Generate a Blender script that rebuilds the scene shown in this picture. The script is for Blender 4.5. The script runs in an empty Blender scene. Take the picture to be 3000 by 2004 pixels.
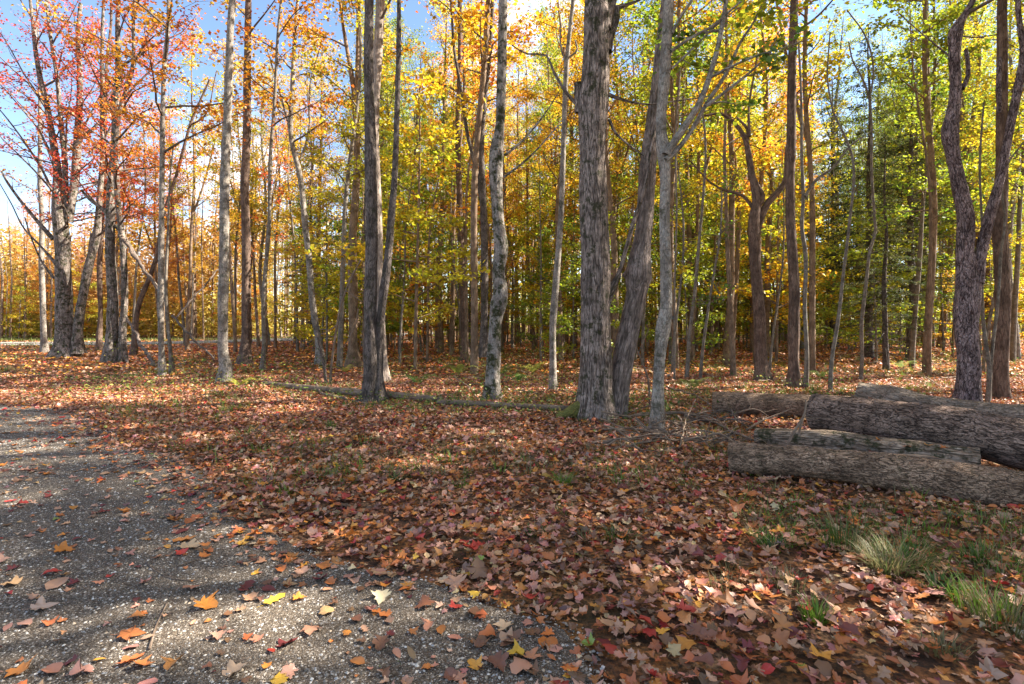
import bpy, math
import numpy as np
from mathutils import Vector

rng = np.random.default_rng(11)
RAD = math.radians
scn = bpy.context.scene

# ------------------------------------------------------------------ camera
CAM_H = 1.5
cam_d = bpy.data.cameras.new('camera')
cam_d.sensor_width = 36.0
cam_d.lens = 19.2
cam_d.shift_y = -62.0 / 3000.0
cam_d.clip_start = 0.05
cam_d.clip_end = 3000.0
cam = bpy.data.objects.new('camera', cam_d)
cam.location = (0, 0, CAM_H)
cam.rotation_euler = (RAD(90), 0, 0)
scn.collection.objects.link(cam)
scn.camera = cam

# ------------------------------------------------------------------ sky, sun, exposure
SUN_AZ, SUN_EL = RAD(80), RAD(41)          # azimuth to the right of the view direction
world = bpy.data.worlds.new('World')
scn.world = world
world.use_nodes = True
wn, wl = world.node_tree.nodes, world.node_tree.links
wn.clear()
w_out = wn.new('ShaderNodeOutputWorld')
w_bg = wn.new('ShaderNodeBackground'); w_bg.inputs['Strength'].default_value = 0.072
w_sky = wn.new('ShaderNodeTexSky'); w_sky.sky_type = 'NISHITA'; w_sky.sun_disc = False
w_sky.sun_elevation = SUN_EL; w_sky.sun_rotation = SUN_AZ
w_sky.altitude = 200; w_sky.air_density = 0.9; w_sky.dust_density = 0.2; w_sky.ozone_density = 1.4
# broken fair-weather cloud, laid on a flat layer above the scene
w_tc = wn.new('ShaderNodeTexCoord')
w_sep = wn.new('ShaderNodeSeparateXYZ'); wl.new(w_tc.outputs['Generated'], w_sep.inputs[0])
w_add = wn.new('ShaderNodeMath'); w_add.operation = 'ADD'; w_add.inputs[1].default_value = 0.16
w_max = wn.new('ShaderNodeMath'); w_max.operation = 'MAXIMUM'; w_max.inputs[1].default_value = 0.0
wl.new(w_sep.outputs['Z'], w_max.inputs[0]); wl.new(w_max.outputs[0], w_add.inputs[0])
w_dx = wn.new('ShaderNodeMath'); w_dx.operation = 'DIVIDE'
w_dy = wn.new('ShaderNodeMath'); w_dy.operation = 'DIVIDE'
wl.new(w_sep.outputs['X'], w_dx.inputs[0]); wl.new(w_add.outputs[0], w_dx.inputs[1])
wl.new(w_sep.outputs['Y'], w_dy.inputs[0]); wl.new(w_add.outputs[0], w_dy.inputs[1])
w_cmb = wn.new('ShaderNodeCombineXYZ')
wl.new(w_dx.outputs[0], w_cmb.inputs['X']); wl.new(w_dy.outputs[0], w_cmb.inputs['Y'])
w_noi = wn.new('ShaderNodeTexNoise'); w_noi.inputs['Scale'].default_value = 1.15
w_noi.inputs['Detail'].default_value = 8; w_noi.inputs['Roughness'].default_value = 0.58
wl.new(w_cmb.outputs[0], w_noi.inputs['Vector'])
w_rmp = wn.new('ShaderNodeValToRGB')
w_rmp.color_ramp.elements[0].position = 0.51; w_rmp.color_ramp.elements[0].color = (0, 0, 0, 1)
w_rmp.color_ramp.elements[1].position = 0.67; w_rmp.color_ramp.elements[1].color = (0.85, 0.85, 0.85, 1)
wl.new(w_noi.outputs['Fac'], w_rmp.inputs[0])
w_mix = wn.new('ShaderNodeMix'); w_mix.data_type = 'RGBA'
wl.new(w_rmp.outputs[0], w_mix.inputs['Factor'])
wl.new(w_sky.outputs[0], w_mix.inputs['A'])
w_mix.inputs['B'].default_value = (8.0, 7.7, 7.3, 1)
wl.new(w_mix.outputs['Result'], w_bg.inputs['Color'])
wl.new(w_bg.outputs[0], w_out.inputs[0])

sun_d = bpy.data.lights.new('sun', 'SUN')
sun_d.energy = 5.0; sun_d.angle = RAD(0.53); sun_d.color = (1.0, 0.93, 0.82)
sun = bpy.data.objects.new('sun', sun_d)
sdir = Vector((math.sin(SUN_AZ) * math.cos(SUN_EL), math.cos(SUN_AZ) * math.cos(SUN_EL), math.sin(SUN_EL)))
sun.rotation_euler = sdir.to_track_quat('Z', 'Y').to_euler()
sun.location = (30, 20, 30)
scn.collection.objects.link(sun)

vs = scn.view_settings
vs.view_transform = 'Standard'; vs.look = 'None'; vs.gamma = 1.0; vs.use_curve_mapping = False
vs.exposure = 2.3
cy = scn.cycles
cy.max_bounces = 6; cy.diffuse_bounces = 4; cy.transmission_bounces = 5; cy.glossy_bounces = 2
cy.sample_clamp_indirect = 6.0
cy.use_denoising = True
try:
    cy.denoiser = 'OPENIMAGEDENOISE'; cy.denoising_input_passes = 'RGB_ALBEDO_NORMAL'; cy.denoising_prefilter = 'ACCURATE'
except Exception:
    pass

# ------------------------------------------------------------------ helpers
COL = scn.collection
F, CX, HY = 1600.0, 1500.0, 940.0          # the photograph's focal length, centre column and horizon row


def depth(y):
    return CAM_H * F / (y - HY)


def P(x, y, d):
    return np.array([(x - CX) / F * d, d, CAM_H - (y - HY) / F * d])


def G(x, y, z=0.0):
    d = depth(y)
    return np.array([(x - CX) / F * d, d, z])


def _hash(i, j, k, s):
    n = (i * 374761393 + j * 668265263 + k * 2147483647 + s * 1274126177) & 0xffffffff
    n = ((n ^ (n >> 13)) * 1274126177) & 0xffffffff
    n = (n ^ (n >> 16)) & 0xffffffff
    return n.astype(np.float64) / 4294967295.0


def noise3(x, y, z, seed=0):
    x = np.asarray(x, float); y = np.asarray(y, float) + 0 * x; z = np.asarray(z, float) + 0 * x
    xi, yi, zi = np.floor(x), np.floor(y), np.floor(z)
    fx, fy, fz = x - xi, y - yi, z - zi
    fx = fx * fx * (3 - 2 * fx); fy = fy * fy * (3 - 2 * fy); fz = fz * fz * (3 - 2 * fz)
    xi = xi.astype(np.int64); yi = yi.astype(np.int64); zi = zi.astype(np.int64)
    out = 0
    for a in (0, 1):
        wx = fx if a else 1 - fx
        for b in (0, 1):
            wy = fy if b else 1 - fy
            for c in (0, 1):
                wz = fz if c else 1 - fz
                out = out + wx * wy * wz * _hash(xi + a, yi + b, zi + c, seed)
    return out * 2 - 1


def fbm(x, y, z=0.0, seed=0, octv=3):
    s, a, t = 0, 1.0, 0
    for o in range(octv):
        s = s + a * noise3(np.asarray(x) * 2 ** o, np.asarray(y) * 2 ** o, np.asarray(z) * 2 ** o, seed + o); t += a; a *= 0.5
    return s / t


def smooth(t):
    t = np.clip(t, 0, 1); return t * t * (3 - 2 * t)


def mk_mesh(name, verts, quads=None, tris=None, mat=None, attrs=None, smooth_sh=True):
    """mesh from arrays; attrs: {name: (type, array)} on points"""
    me = bpy.data.meshes.new(name)
    verts = np.ascontiguousarray(verts, dtype=np.float32).reshape(-1, 3)
    me.vertices.add(len(verts)); me.vertices.foreach_set('co', verts.ravel())
    parts, tot = [], []
    if quads is not None and len(quads):
        q = np.asarray(quads, dtype=np.int32).reshape(-1, 4); parts.append(q.ravel()); tot.append(np.full(len(q), 4, np.int32))
    if tris is not None and len(tris):
        t = np.asarray(tris, dtype=np.int32).reshape(-1, 3); parts.append(t.ravel()); tot.append(np.full(len(t), 3, np.int32))
    li = np.concatenate(parts); tt = np.concatenate(tot)
    st = np.zeros(len(tt), np.int32); st[1:] = np.cumsum(tt)[:-1]
    me.loops.add(len(li)); me.loops.foreach_set('vertex_index', li)
    me.polygons.add(len(tt)); me.polygons.foreach_set('loop_start', st); me.polygons.foreach_set('loop_total', tt)
    me.polygons.foreach_set('use_smooth', np.full(len(tt), smooth_sh))
    for k, (ty, arr) in (attrs or {}).items():
        at = me.attributes.new(k, ty, 'POINT')
        arr = np.ascontiguousarray(arr, dtype=np.float32)
        if ty == 'FLOAT':
            at.data.foreach_set('value', arr.ravel())
        elif ty == 'FLOAT_VECTOR':
            at.data.foreach_set('vector', arr.ravel())
        else:
            at.data.foreach_set('color', arr.ravel())
    me.update(calc_edges=True)
    me.validate()
    if mat:
        me.materials.append(mat)
    return me


def obj(name, me, parent=None, loc=None):
    o = bpy.data.objects.new(name, me)
    COL.objects.link(o)
    if parent is not None:
        o.parent = parent
    if loc is not None:
        o.location = loc
    return o


def tag(o, label=None, cat=None, group=None, kind=None):
    if label: o['label'] = label
    if cat: o['category'] = cat
    if group: o['group'] = group
    if kind: o['kind'] = kind
    return o


def root(name, loc, label, cat, group=None):
    e = bpy.data.objects.new(name, None)
    e.empty_display_size = 0.2
    e.location = loc
    COL.objects.link(e)
    return tag(e, label, cat, group)


class Wood:
    """collects tapered tubes that share one mesh; keeps a straightened bark coordinate"""
    def __init__(self):
        self.v, self.q, self.t, self.b, self.n = [], [], [], [], 0

    def tube(self, path, rad, ns=6, amp=0.0, seed=0, flare=0.0, cap=False, lobes=5, fine=1.0, lumpy=.07):
        path = np.asarray(path, float); rad = np.asarray(rad, float)
        N = len(path)
        tan = np.gradient(path, axis=0); tan /= np.linalg.norm(tan, axis=1, keepdims=True) + 1e-9
        mean = tan.mean(0); ax = np.argmin(np.abs(mean)); ref = np.zeros(3); ref[ax] = 1
        n1 = ref - (tan @ ref)[:, None] * tan; n1 /= np.linalg.norm(n1, axis=1, keepdims=True) + 1e-9
        n2 = np.cross(tan, n1)
        L = np.concatenate([[0], np.cumsum(np.linalg.norm(np.diff(path, axis=0), axis=1))])
        a = np.linspace(0, 2 * np.pi, ns, endpoint=False)
        A, LL = np.meshgrid(a, L)
        R0 = np.repeat(rad[:, None], ns, 1)
        rm = rad.mean()
        bx, by = np.cos(A) * R0, np.sin(A) * R0
        if flare > 0:
            ph = seed * 1.7
            R0 = R0 * (1 + flare * np.exp(-LL / 0.30) * (0.65 + 0.55 * np.cos(lobes * A + ph) + 0.3 * np.cos((lobes - 2) * A + 2 * ph)))
        if amp > 0:
            k = 1.0 / max(0.02, 0.045 * fine)
            lump = noise3(bx * 4, by * 4, LL * 2.2, seed + 3)
            rid = 1 - np.abs(noise3(bx * k + lump * .6, by * k, LL * k * 0.16 + lump * .5, seed)) * 2
            rid2 = 1 - np.abs(noise3(bx * k * 1.9, by * k * 1.9, LL * k * 0.5, seed + 9)) * 2
            R0 = R0 + amp * (rid * 0.7 + rid2 * 0.35) * np.minimum(1, R0 / 0.1) + R0 * lumpy * lump
        V = path[:, None, :] + n1[:, None, :] * (np.cos(A) * R0)[..., None] + n2[:, None, :] * (np.sin(A) * R0)[..., None]
        i = np.arange(N - 1)[:, None] * ns; j = np.arange(ns)[None, :]; j2 = (j + 1) % ns
        q = np.stack([i + j, i + j2, i + ns + j2, i + ns + j], -1).reshape(-1, 4) + self.n
        self.v.append(V.reshape(-1, 3)); self.q.append(q)
        self.b.append(np.stack([bx, by, LL + seed * 3.17 % 50], -1).reshape(-1, 3))
        n0 = self.n; self.n += N * ns
        if cap:
            for e, s in ((0, 1), (N - 1, -1)):
                self.v.append(path[e][None]); self.b.append(np.array([[0, 0, L[e]]])); c = self.n; self.n += 1
                jj = np.arange(ns); aa = n0 + e * ns + jj; bb = n0 + e * ns + (jj + 1) % ns
                self.t.append(np.stack([bb, aa, np.full(ns, c)], -1) if s > 0 else np.stack([aa, bb, np.full(ns, c)], -1))

    def mesh(self, name, mat):
        return mk_mesh(name, np.concatenate(self.v), np.concatenate(self.q), np.concatenate(self.t) if self.t else None, mat,
                       {'bk': ('FLOAT_VECTOR', np.concatenate(self.b))})


def spline(pts, n):
    """Catmull-Rom through rows of pts, n samples"""
    p = np.asarray(pts, float)
    if len(p) == 2:
        t = np.linspace(0, 1, n)[:, None]; return p[0] * (1 - t) + p[1] * t
    ch = np.concatenate([[0], np.cumsum(np.linalg.norm(np.diff(p[:, :3], axis=0), axis=1) + 1e-6)])
    u = np.linspace(0, ch[-1], n)
    m = np.gradient(p, ch, axis=0)
    k = np.clip(np.searchsorted(ch, u, side='right') - 1, 0, len(p) - 2)
    h = (ch[k + 1] - ch[k]); t = ((u - ch[k]) / h)[:, None]; h = h[:, None]
    return ((2 * t**3 - 3 * t**2 + 1) * p[k] + (t**3 - 2 * t**2 + t) * h * m[k] + (-2 * t**3 + 3 * t**2) * p[k + 1] + (t**3 - t**2) * h * m[k + 1])


# ------------------------------------------------------------------ materials
def nmat(name):
    m = bpy.data.materials.new(name); m.use_nodes = True
    nt = m.node_tree; nt.nodes.clear()
    out = nt.nodes.new('ShaderNodeOutputMaterial')
    return m, nt.nodes, nt.links, out


def mixc(N, L, fac, a, b, mode='MIX'):
    m = N.new('ShaderNodeMix'); m.data_type = 'RGBA'; m.blend_type = mode
    for s, v in (('Factor', fac), ('A', a), ('B', b)):
        if hasattr(v, 'links') or hasattr(v, 'is_linked'):
            L.new(v, m.inputs[s])
        else:
            m.inputs[s].default_value = v if s == 'Factor' else (*v, 1)
    return m.outputs['Result']


def ramp(N, L, src, p0, p1, c0=(0, 0, 0), c1=(1, 1, 1)):
    r = N.new('ShaderNodeValToRGB'); e = r.color_ramp.elements
    e[0].position = p0; e[0].color = (*c0, 1); e[1].position = p1; e[1].color = (*c1, 1)
    L.new(src, r.inputs[0]); return r.outputs[0]


def mathn(N, L, op, a, b=None):
    m = N.new('ShaderNodeMath'); m.operation = op
    for i, v in enumerate((a, b)):
        if v is None: continue
        if hasattr(v, 'is_linked'): L.new(v, m.inputs[i])
        else: m.inputs[i].default_value = v
    return m.outputs[0]


def bark(name, light, mid, dark, scale=26, stretch=0.17, crack=0.5, moss=0.0, lichen=0.0, bump=0.6, rings=0.0):
    m, N, L, out = nmat(name)
    at = N.new('ShaderNodeAttribute'); at.attribute_name = 'bk'
    mp = N.new('ShaderNodeMapping'); mp.inputs['Scale'].default_value = (1, 1, stretch); L.new(at.outputs['Vector'], mp.inputs[0])
    def fissure(sc, st, w, det, dist):
        mq = N.new('ShaderNodeMapping'); mq.inputs['Scale'].default_value = (1, 1, st); L.new(at.outputs['Vector'], mq.inputs[0])
        nf = N.new('ShaderNodeTexNoise'); nf.inputs['Scale'].default_value = sc; nf.inputs['Detail'].default_value = det
        nf.inputs['Roughness'].default_value = .55; nf.inputs['Distortion'].default_value = dist; L.new(mq.outputs[0], nf.inputs['Vector'])
        a_ = mathn(N, L, 'ABSOLUTE', mathn(N, L, 'SUBTRACT', nf.outputs['Fac'], .5))
        return ramp(N, L, a_, .0, w)
    ck = mathn(N, L, 'MULTIPLY', fissure(scale * .42, stretch, .05, 2.5, .5), mathn(N, L, 'ADD', mathn(N, L, 'MULTIPLY', fissure(scale * .95, stretch * 1.6, .045, 2, .3), .55), .45))
    n1 = N.new('ShaderNodeTexNoise'); n1.inputs['Scale'].default_value = scale * 2.2; n1.inputs['Detail'].default_value = 5; n1.inputs['Roughness'].default_value = .65
    L.new(mp.outputs[0], n1.inputs['Vector'])
    n2 = N.new('ShaderNodeTexNoise'); n2.inputs['Scale'].default_value = 5.0; n2.inputs['Detail'].default_value = 3
    L.new(at.outputs['Vector'], n2.inputs['Vector'])
    c = mixc(N, L, ramp(N, L, n1.outputs['Fac'], .40, .62), mid, light)
    c = mixc(N, L, mathn(N, L, 'MULTIPLY', ramp(N, L, n2.outputs['Fac'], .44, .60), .65), c, tuple(.55 * k for k in mid))
    inv = mathn(N, L, 'MULTIPLY', mathn(N, L, 'SUBTRACT', 1.0, ck), crack)
    c = mixc(N, L, inv, c, dark)
    h = mathn(N, L, 'ADD', mathn(N, L, 'MULTIPLY', ck, crack), mathn(N, L, 'MULTIPLY', n1.outputs['Fac'], .55))
    if rings > 0:
        mr = N.new('ShaderNodeMapping'); mr.inputs['Scale'].default_value = (1.2, 1.2, 22); L.new(at.outputs['Vector'], mr.inputs[0])
        nr = N.new('ShaderNodeTexNoise'); nr.inputs['Scale'].default_value = 1.0; nr.inputs['Detail'].default_value = 2; L.new(mr.outputs[0], nr.inputs['Vector'])
        rr = ramp(N, L, nr.outputs['Fac'], .60, .72)
        c = mixc(N, L, mathn(N, L, 'MULTIPLY', rr, rings), c, dark)
    if lichen > 0:
        n3 = N.new('ShaderNodeTexNoise'); n3.inputs['Scale'].default_value = 11; n3.inputs['Detail'].default_value = 6; n3.inputs['Roughness'].default_value = .7
        L.new(at.outputs['Vector'], n3.inputs['Vector'])
        c = mixc(N, L, mathn(N, L, 'MULTIPLY', ramp(N, L, n3.outputs['Fac'], .53, .62), lichen), c, (0.34, 0.34, 0.31))
    if moss > 0:
        n4 = N.new('ShaderNodeTexNoise'); n4.inputs['Scale'].default_value = 6.5; n4.inputs['Detail'].default_value = 7; n4.inputs['Roughness'].default_value = .72
        L.new(at.outputs['Vector'], n4.inputs['Vector'])
        mk = mathn(N, L, 'MULTIPLY', ramp(N, L, n4.outputs['Fac'], .57 - .1 * moss, .66 - .1 * moss), min(1, moss + .4))
        c = mixc(N, L, mk, c, (0.035, 0.036, 0.014))
    b = N.new('ShaderNodeBump'); b.inputs['Strength'].default_value = bump; b.inputs['Distance'].default_value = 0.02
    L.new(h, b.inputs['Height'])
    p = N.new('ShaderNodeBsdfPrincipled'); p.inputs['Roughness'].default_value = .92; p.inputs['Specular IOR Level'].default_value = .2
    L.new(c, p.inputs['Base Color']); L.new(b.outputs[0], p.inputs['Normal']); L.new(p.outputs[0], out.inputs[0])
    return m


B = {
    'furrow': bark('bark_furrowed', (0.42, 0.335, 0.285), (0.22, 0.165, 0.135), (0.022, 0.016, 0.013), 40, .12, .9, moss=.5, bump=.9),
    'furrow2': bark('bark_furrowed_clean', (0.42, 0.335, 0.29), (0.23, 0.175, 0.148), (0.035, 0.026, 0.021), 42, .10, .8, moss=.12, bump=.9),
    'dark': bark('bark_dark', (0.24, 0.195, 0.17), (0.12, 0.094, 0.08), (0.018, 0.014, 0.012), 44, .22, .8, moss=.3, bump=.8),
    'grey': bark('bark_smooth_grey', (0.42, 0.36, 0.30), (0.22, 0.182, 0.148), (0.035, 0.028, 0.024), 34, .35, .5, moss=.3, lichen=.45, bump=.7, rings=.7),
    'mossy': bark('bark_mossy', (0.38, 0.325, 0.28), (0.22, 0.18, 0.15), (0.025, 0.02, 0.016), 34, .25, .6, moss=.9, lichen=.4, bump=.6),
    'cherry': bark('bark_cherry', (0.44, 0.345, 0.335), (0.20, 0.138, 0.135), (0.02, 0.011, 0.011), 46, .26, .95, bump=1.0),
    'brown': bark('bark_brown', (0.249, 0.171, 0.128), (0.145, 0.094, 0.069), (0.03, 0.018, 0.014), 36, .16, .7, bump=.7),
    'pale': bark('bark_pale', (0.487, 0.396, 0.326), (0.313, 0.242, 0.194), (0.070, 0.050, 0.036), 34, .12, .6, bump=.8),
    'sap': bark('bark_sapling', (0.255, 0.215, 0.168), (0.151, 0.121, 0.094), (0.035, 0.028, 0.022), 44, .35, .45, lichen=.3, bump=.4, rings=.4),
    'twig': bark('bark_twig', (0.197, 0.149, 0.117), (0.116, 0.086, 0.066), (0.03, 0.02, 0.018), 40, .3, .3, bump=.3),
    'deep': bark('bark_deep_wood', (0.32, 0.225, 0.15), (0.19, 0.125, 0.08), (0.04, 0.026, 0.016), 30, .2, .5, bump=.5),
    'log': bark('bark_log', (0.52, 0.36, 0.245), (0.32, 0.205, 0.135), (0.022, 0.014, 0.01), 80, .33, .85, moss=.1, bump=1.0),
    'logdark': bark('bark_log_dark', (0.40, 0.28, 0.22), (0.22, 0.145, 0.108), (0.012, 0.008, 0.007), 62, .28, .95, bump=1.0),
    'loggrey': bark('bark_log_grey', (0.48, 0.37, 0.28), (0.31, 0.23, 0.17), (0.03, 0.022, 0.016), 66, .28, .75, moss=.2, lichen=.25, bump=.9),
    'logrot': bark('bark_log_rotten', (0.46, 0.345, 0.25), (0.28, 0.20, 0.14), (0.03, 0.022, 0.014), 30, .18, .9, moss=.55, lichen=.2, bump=1.0),
    'old': bark('bark_old_grey', (0.36, 0.29, 0.24), (0.17, 0.132, 0.108), (0.03, 0.022, 0.018), 15, .3, .8, moss=.6, lichen=.35, bump=.9),
    'moss': bark('moss_cushion', (0.20, 0.19, 0.045), (0.11, 0.10, 0.03), (0.05, 0.04, 0.02), 30, .6, .5, bump=.8),
    'dead': bark('dead_wood', (0.30, 0.225, 0.165), (0.18, 0.125, 0.088), (0.081, 0.055, 0.041), 40, .1, .4, bump=.5),
}


def leaf_mat(name, trans=0.5, gloss=0.06, per='OBJ'):
    """leaf with light coming through; OBJ: colour from the object (two hues), COL: colour from the mesh"""
    m, N, L, out = nmat(name)
    if per == 'OBJ':
        oi = N.new('ShaderNodeObjectInfo')
        a2 = N.new('ShaderNodeAttribute'); a2.attribute_type = 'OBJECT'; a2.attribute_name = 'second_hue'
        lv = N.new('ShaderNodeAttribute'); lv.attribute_name = 'lv'
        sp = N.new('ShaderNodeSeparateXYZ'); L.new(lv.outputs['Vector'], sp.inputs[0])
        c = mixc(N, L, sp.outputs['Y'], oi.outputs['Color'], a2.outputs['Color'])
        hs = N.new('ShaderNodeHueSaturation'); L.new(c, hs.inputs['Color'])
        L.new(mathn(N, L, 'ADD', mathn(N, L, 'MULTIPLY', sp.outputs['X'], .05), .475), hs.inputs['Hue'])
        L.new(mathn(N, L, 'ADD', mathn(N, L, 'MULTIPLY', sp.outputs['Z'], .85), .5), hs.inputs['Value'])
        c = hs.outputs[0]
    elif per == 'OBJ1':
        oi = N.new('ShaderNodeObjectInfo')
        lv = N.new('ShaderNodeAttribute'); lv.attribute_name = 'shade'
        c = mixc(N, L, 1.0, oi.outputs['Color'], lv.outputs['Color'], 'MULTIPLY')
    else:
        a = N.new('ShaderNodeAttribute'); a.attribute_name = 'col'; c = a.outputs['Color']
    d = N.new('ShaderNodeBsdfDiffuse'); L.new(c, d.inputs[0])
    t = N.new('ShaderNodeBsdfTranslucent'); L.new(c, t.inputs[0])
    mx = N.new('ShaderNodeMixShader'); mx.inputs[0].default_value = trans
    L.new(d.outputs[0], mx.inputs[1]); L.new(t.outputs[0], mx.inputs[2])
    g = N.new('ShaderNodeBsdfGlossy'); g.inputs['Roughness'].default_value = .45; g.inputs[0].default_value = (.8, .8, .8, 1)
    mg = N.new('ShaderNodeMixShader'); mg.inputs[0].default_value = gloss
    L.new(mx.outputs[0], mg.inputs[1]); L.new(g.outputs[0], mg.inputs[2]); L.new(mg.outputs[0], out.inputs[0])
    return m


M_LEAF = leaf_mat('tree_leaves', .58, .04)
M_FAR = leaf_mat('far_leaves', .55, .02, 'COL')
M_LITTER = leaf_mat('leaf_litter', .12, .05, 'COL')
M_FALLEN = leaf_mat('fallen_leaf', .12, .05, 'OBJ1')
M_GRASS = leaf_mat('grass_blades', .35, .025, 'COL')


def ground_mat():
    m, N, L, out = nmat('forest_floor')
    tc = N.new('ShaderNodeTexCoord')
    v = N.new('ShaderNodeTexVoronoi'); v.inputs['Scale'].default_value = 9; L.new(tc.outputs['Object'], v.inputs['Vector'])
    n = N.new('ShaderNodeTexNoise'); n.inputs['Scale'].default_value = 35; n.inputs['Detail'].default_value = 6; L.new(tc.outputs['Object'], n.inputs['Vector'])
    n2 = N.new('ShaderNodeTexNoise'); n2.inputs['Scale'].default_value = .5; n2.inputs['Detail'].default_value = 4; L.new(tc.outputs['Object'], n2.inputs['Vector'])
    sp = N.new('ShaderNodeSeparateColor'); L.new(v.outputs['Color'], sp.inputs[0])
    r = N.new('ShaderNodeValToRGB'); e = r.color_ramp.elements
    e[0].position = 0; e[0].color = (.09, .045, .026, 1); e[1].position = 1; e[1].color = (.46, .26, .14, 1)
    for p, c in ((.3, (.20, .085, .04, 1)), (.55, (.33, .135, .05, 1)), (.8, (.44, .18, .055, 1))):
        q = e.new(p); q.color = c
    L.new(sp.outputs[0], r.inputs[0])
    c = mixc(N, L, ramp(N, L, n.outputs['Fac'], .35, .7), (.045, .03, .02), r.outputs[0])
    c = mixc(N, L, mathn(N, L, 'MULTIPLY', ramp(N, L, n2.outputs['Fac'], .5, .7), .35), c, (.07, .075, .02))
    b = N.new('ShaderNodeBump'); b.inputs['Strength'].default_value = .9; b.inputs['Distance'].default_value = .03
    L.new(mathn(N, L, 'ADD', n.outputs['Fac'], sp.outputs[1]), b.inputs['Height'])
    p = N.new('ShaderNodeBsdfPrincipled'); p.inputs['Roughness'].default_value = .95; p.inputs['Specular IOR Level'].default_value = .15
    L.new(c, p.inputs['Base Color']); L.new(b.outputs[0], p.inputs['Normal']); L.new(p.outputs[0], out.inputs[0])
    return m


def gravel_mat(name, base0, base1, peb, sc=110):
    m, N, L, out = nmat(name)
    tc = N.new('ShaderNodeTexCoord')
    v = N.new('ShaderNodeTexVoronoi'); v.inputs['Scale'].default_value = sc; L.new(tc.outputs['Object'], v.inputs['Vector'])
    v2 = N.new('ShaderNodeTexVoronoi'); v2.inputs['Scale'].default_value = sc * 2.1; L.new(tc.outputs['Object'], v2.inputs['Vector'])
    n = N.new('ShaderNodeTexNoise'); n.inputs['Scale'].default_value = 1.3; n.inputs['Detail'].default_value = 6; L.new(tc.outputs['Object'], n.inputs['Vector'])
    n3 = N.new('ShaderNodeTexNoise'); n3.inputs['Scale'].default_value = 60; n3.inputs['Detail'].default_value = 4; L.new(tc.outputs['Object'], n3.inputs['Vector'])
    sp = N.new('ShaderNodeSeparateColor'); L.new(v.outputs['Color'], sp.inputs[0])
    sp2 = N.new('ShaderNodeSeparateColor'); L.new(v2.outputs['Color'], sp2.inputs[0])
    c = mixc(N, L, ramp(N, L, n.outputs['Fac'], .35, .65), base0, base1)
    c = mixc(N, L, ramp(N, L, n3.outputs['Fac'], .4, .65), c, (base0[0] * .55, base0[1] * .55, base0[2] * .55))
    core = ramp(N, L, v.outputs['Distance'], .35, .5, (1, 1, 1), (0, 0, 0))
    pick = ramp(N, L, sp.outputs[0], .72, .78)
    c = mixc(N, L, mathn(N, L, 'MULTIPLY', core, pick), c, mixc(N, L, sp.outputs[1], peb, (peb[0] * .5, peb[1] * .48, peb[2] * .46)))
    pick2 = ramp(N, L, sp2.outputs[0], .7, .8)
    c = mixc(N, L, mathn(N, L, 'MULTIPLY', pick2, .6), c, (peb[0] * .55, peb[1] * .54, peb[2] * .53))
    b = N.new('ShaderNodeBump'); b.inputs['Strength'].default_value = .8; b.inputs['Distance'].default_value = .012
    L.new(mathn(N, L, 'ADD', mathn(N, L, 'MULTIPLY', core, .8), n3.outputs['Fac']), b.inputs['Height'])
    p = N.new('ShaderNodeBsdfPrincipled'); p.inputs['Roughness'].default_value = .9; p.inputs['Specular IOR Level'].default_value = .2
    L.new(c, p.inputs['Base Color']); L.new(b.outputs[0], p.inputs['Normal']); L.new(p.outputs[0], out.inputs[0])
    return m


def plain_attr(name, rough=.85):
    m, N, L, out = nmat(name)
    a = N.new('ShaderNodeAttribute'); a.attribute_name = 'col'
    p = N.new('ShaderNodeBsdfPrincipled'); p.inputs['Roughness'].default_value = rough; p.inputs['Specular IOR Level'].default_value = .25
    L.new(a.outputs['Color'], p.inputs['Base Color']); L.new(p.outputs[0], out.inputs[0]); return m


def endgrain():
    m, N, L, out = nmat('cut_wood')
    at = N.new('ShaderNodeAttribute'); at.attribute_name = 'bk'
    w = N.new('ShaderNodeTexWave'); w.wave_type = 'RINGS'; w.rings_direction = 'Z'; w.inputs['Scale'].default_value = 22
    w.inputs['Distortion'].default_value = 2.5; w.inputs['Detail'].default_value = 3; L.new(at.outputs['Vector'], w.inputs['Vector'])
    n = N.new('ShaderNodeTexNoise'); n.inputs['Scale'].default_value = 18; n.inputs['Detail'].default_value = 5; L.new(at.outputs['Vector'], n.inputs['Vector'])
    c = mixc(N, L, w.outputs['Fac'], (.17, .12, .085), (.29, .215, .155))
    c = mixc(N, L, ramp(N, L, n.outputs['Fac'], .5, .7), c, (.09, .065, .05))
    p = N.new('ShaderNodeBsdfPrincipled'); p.inputs['Roughness'].default_value = .9
    L.new(c, p.inputs['Base Color']); L.new(p.outputs[0], out.inputs[0]); return m


M_GROUND = ground_mat()
M_GRAVEL = gravel_mat('gravel', (.088, .066, .047), (.125, .094, .064), (.48, .42, .35), 100)
M_ROAD = gravel_mat('dirt_road', (.34, .29, .24), (.42, .36, .30), (.5, .46, .42), 60)
M_PEB = plain_attr('pebbles')
M_END = endgrain()

# ------------------------------------------------------------------ the ground
_edge = np.array([(11.0, -60.0), (10.4, -30.0), (10.0, -11.0), (9.9, -9.3), (8.96, -7.1), (7.6, -5.75), (6.6, -4.92), (5.97, -3.69), (5.01, -2.85), (4.22, -2.31), (3.8, -1.74),
                  (3.385, -1.28), (3.16, -.62), (2.91, -.30), (2.63, .16), (2.26, .25), (1.0, .7), (-3.0, 1.8), (-30.0, 6.0)])[::-1]


def gravel_edge(d):
    return np.interp(d, _edge[:, 0], _edge[:, 1])


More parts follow.
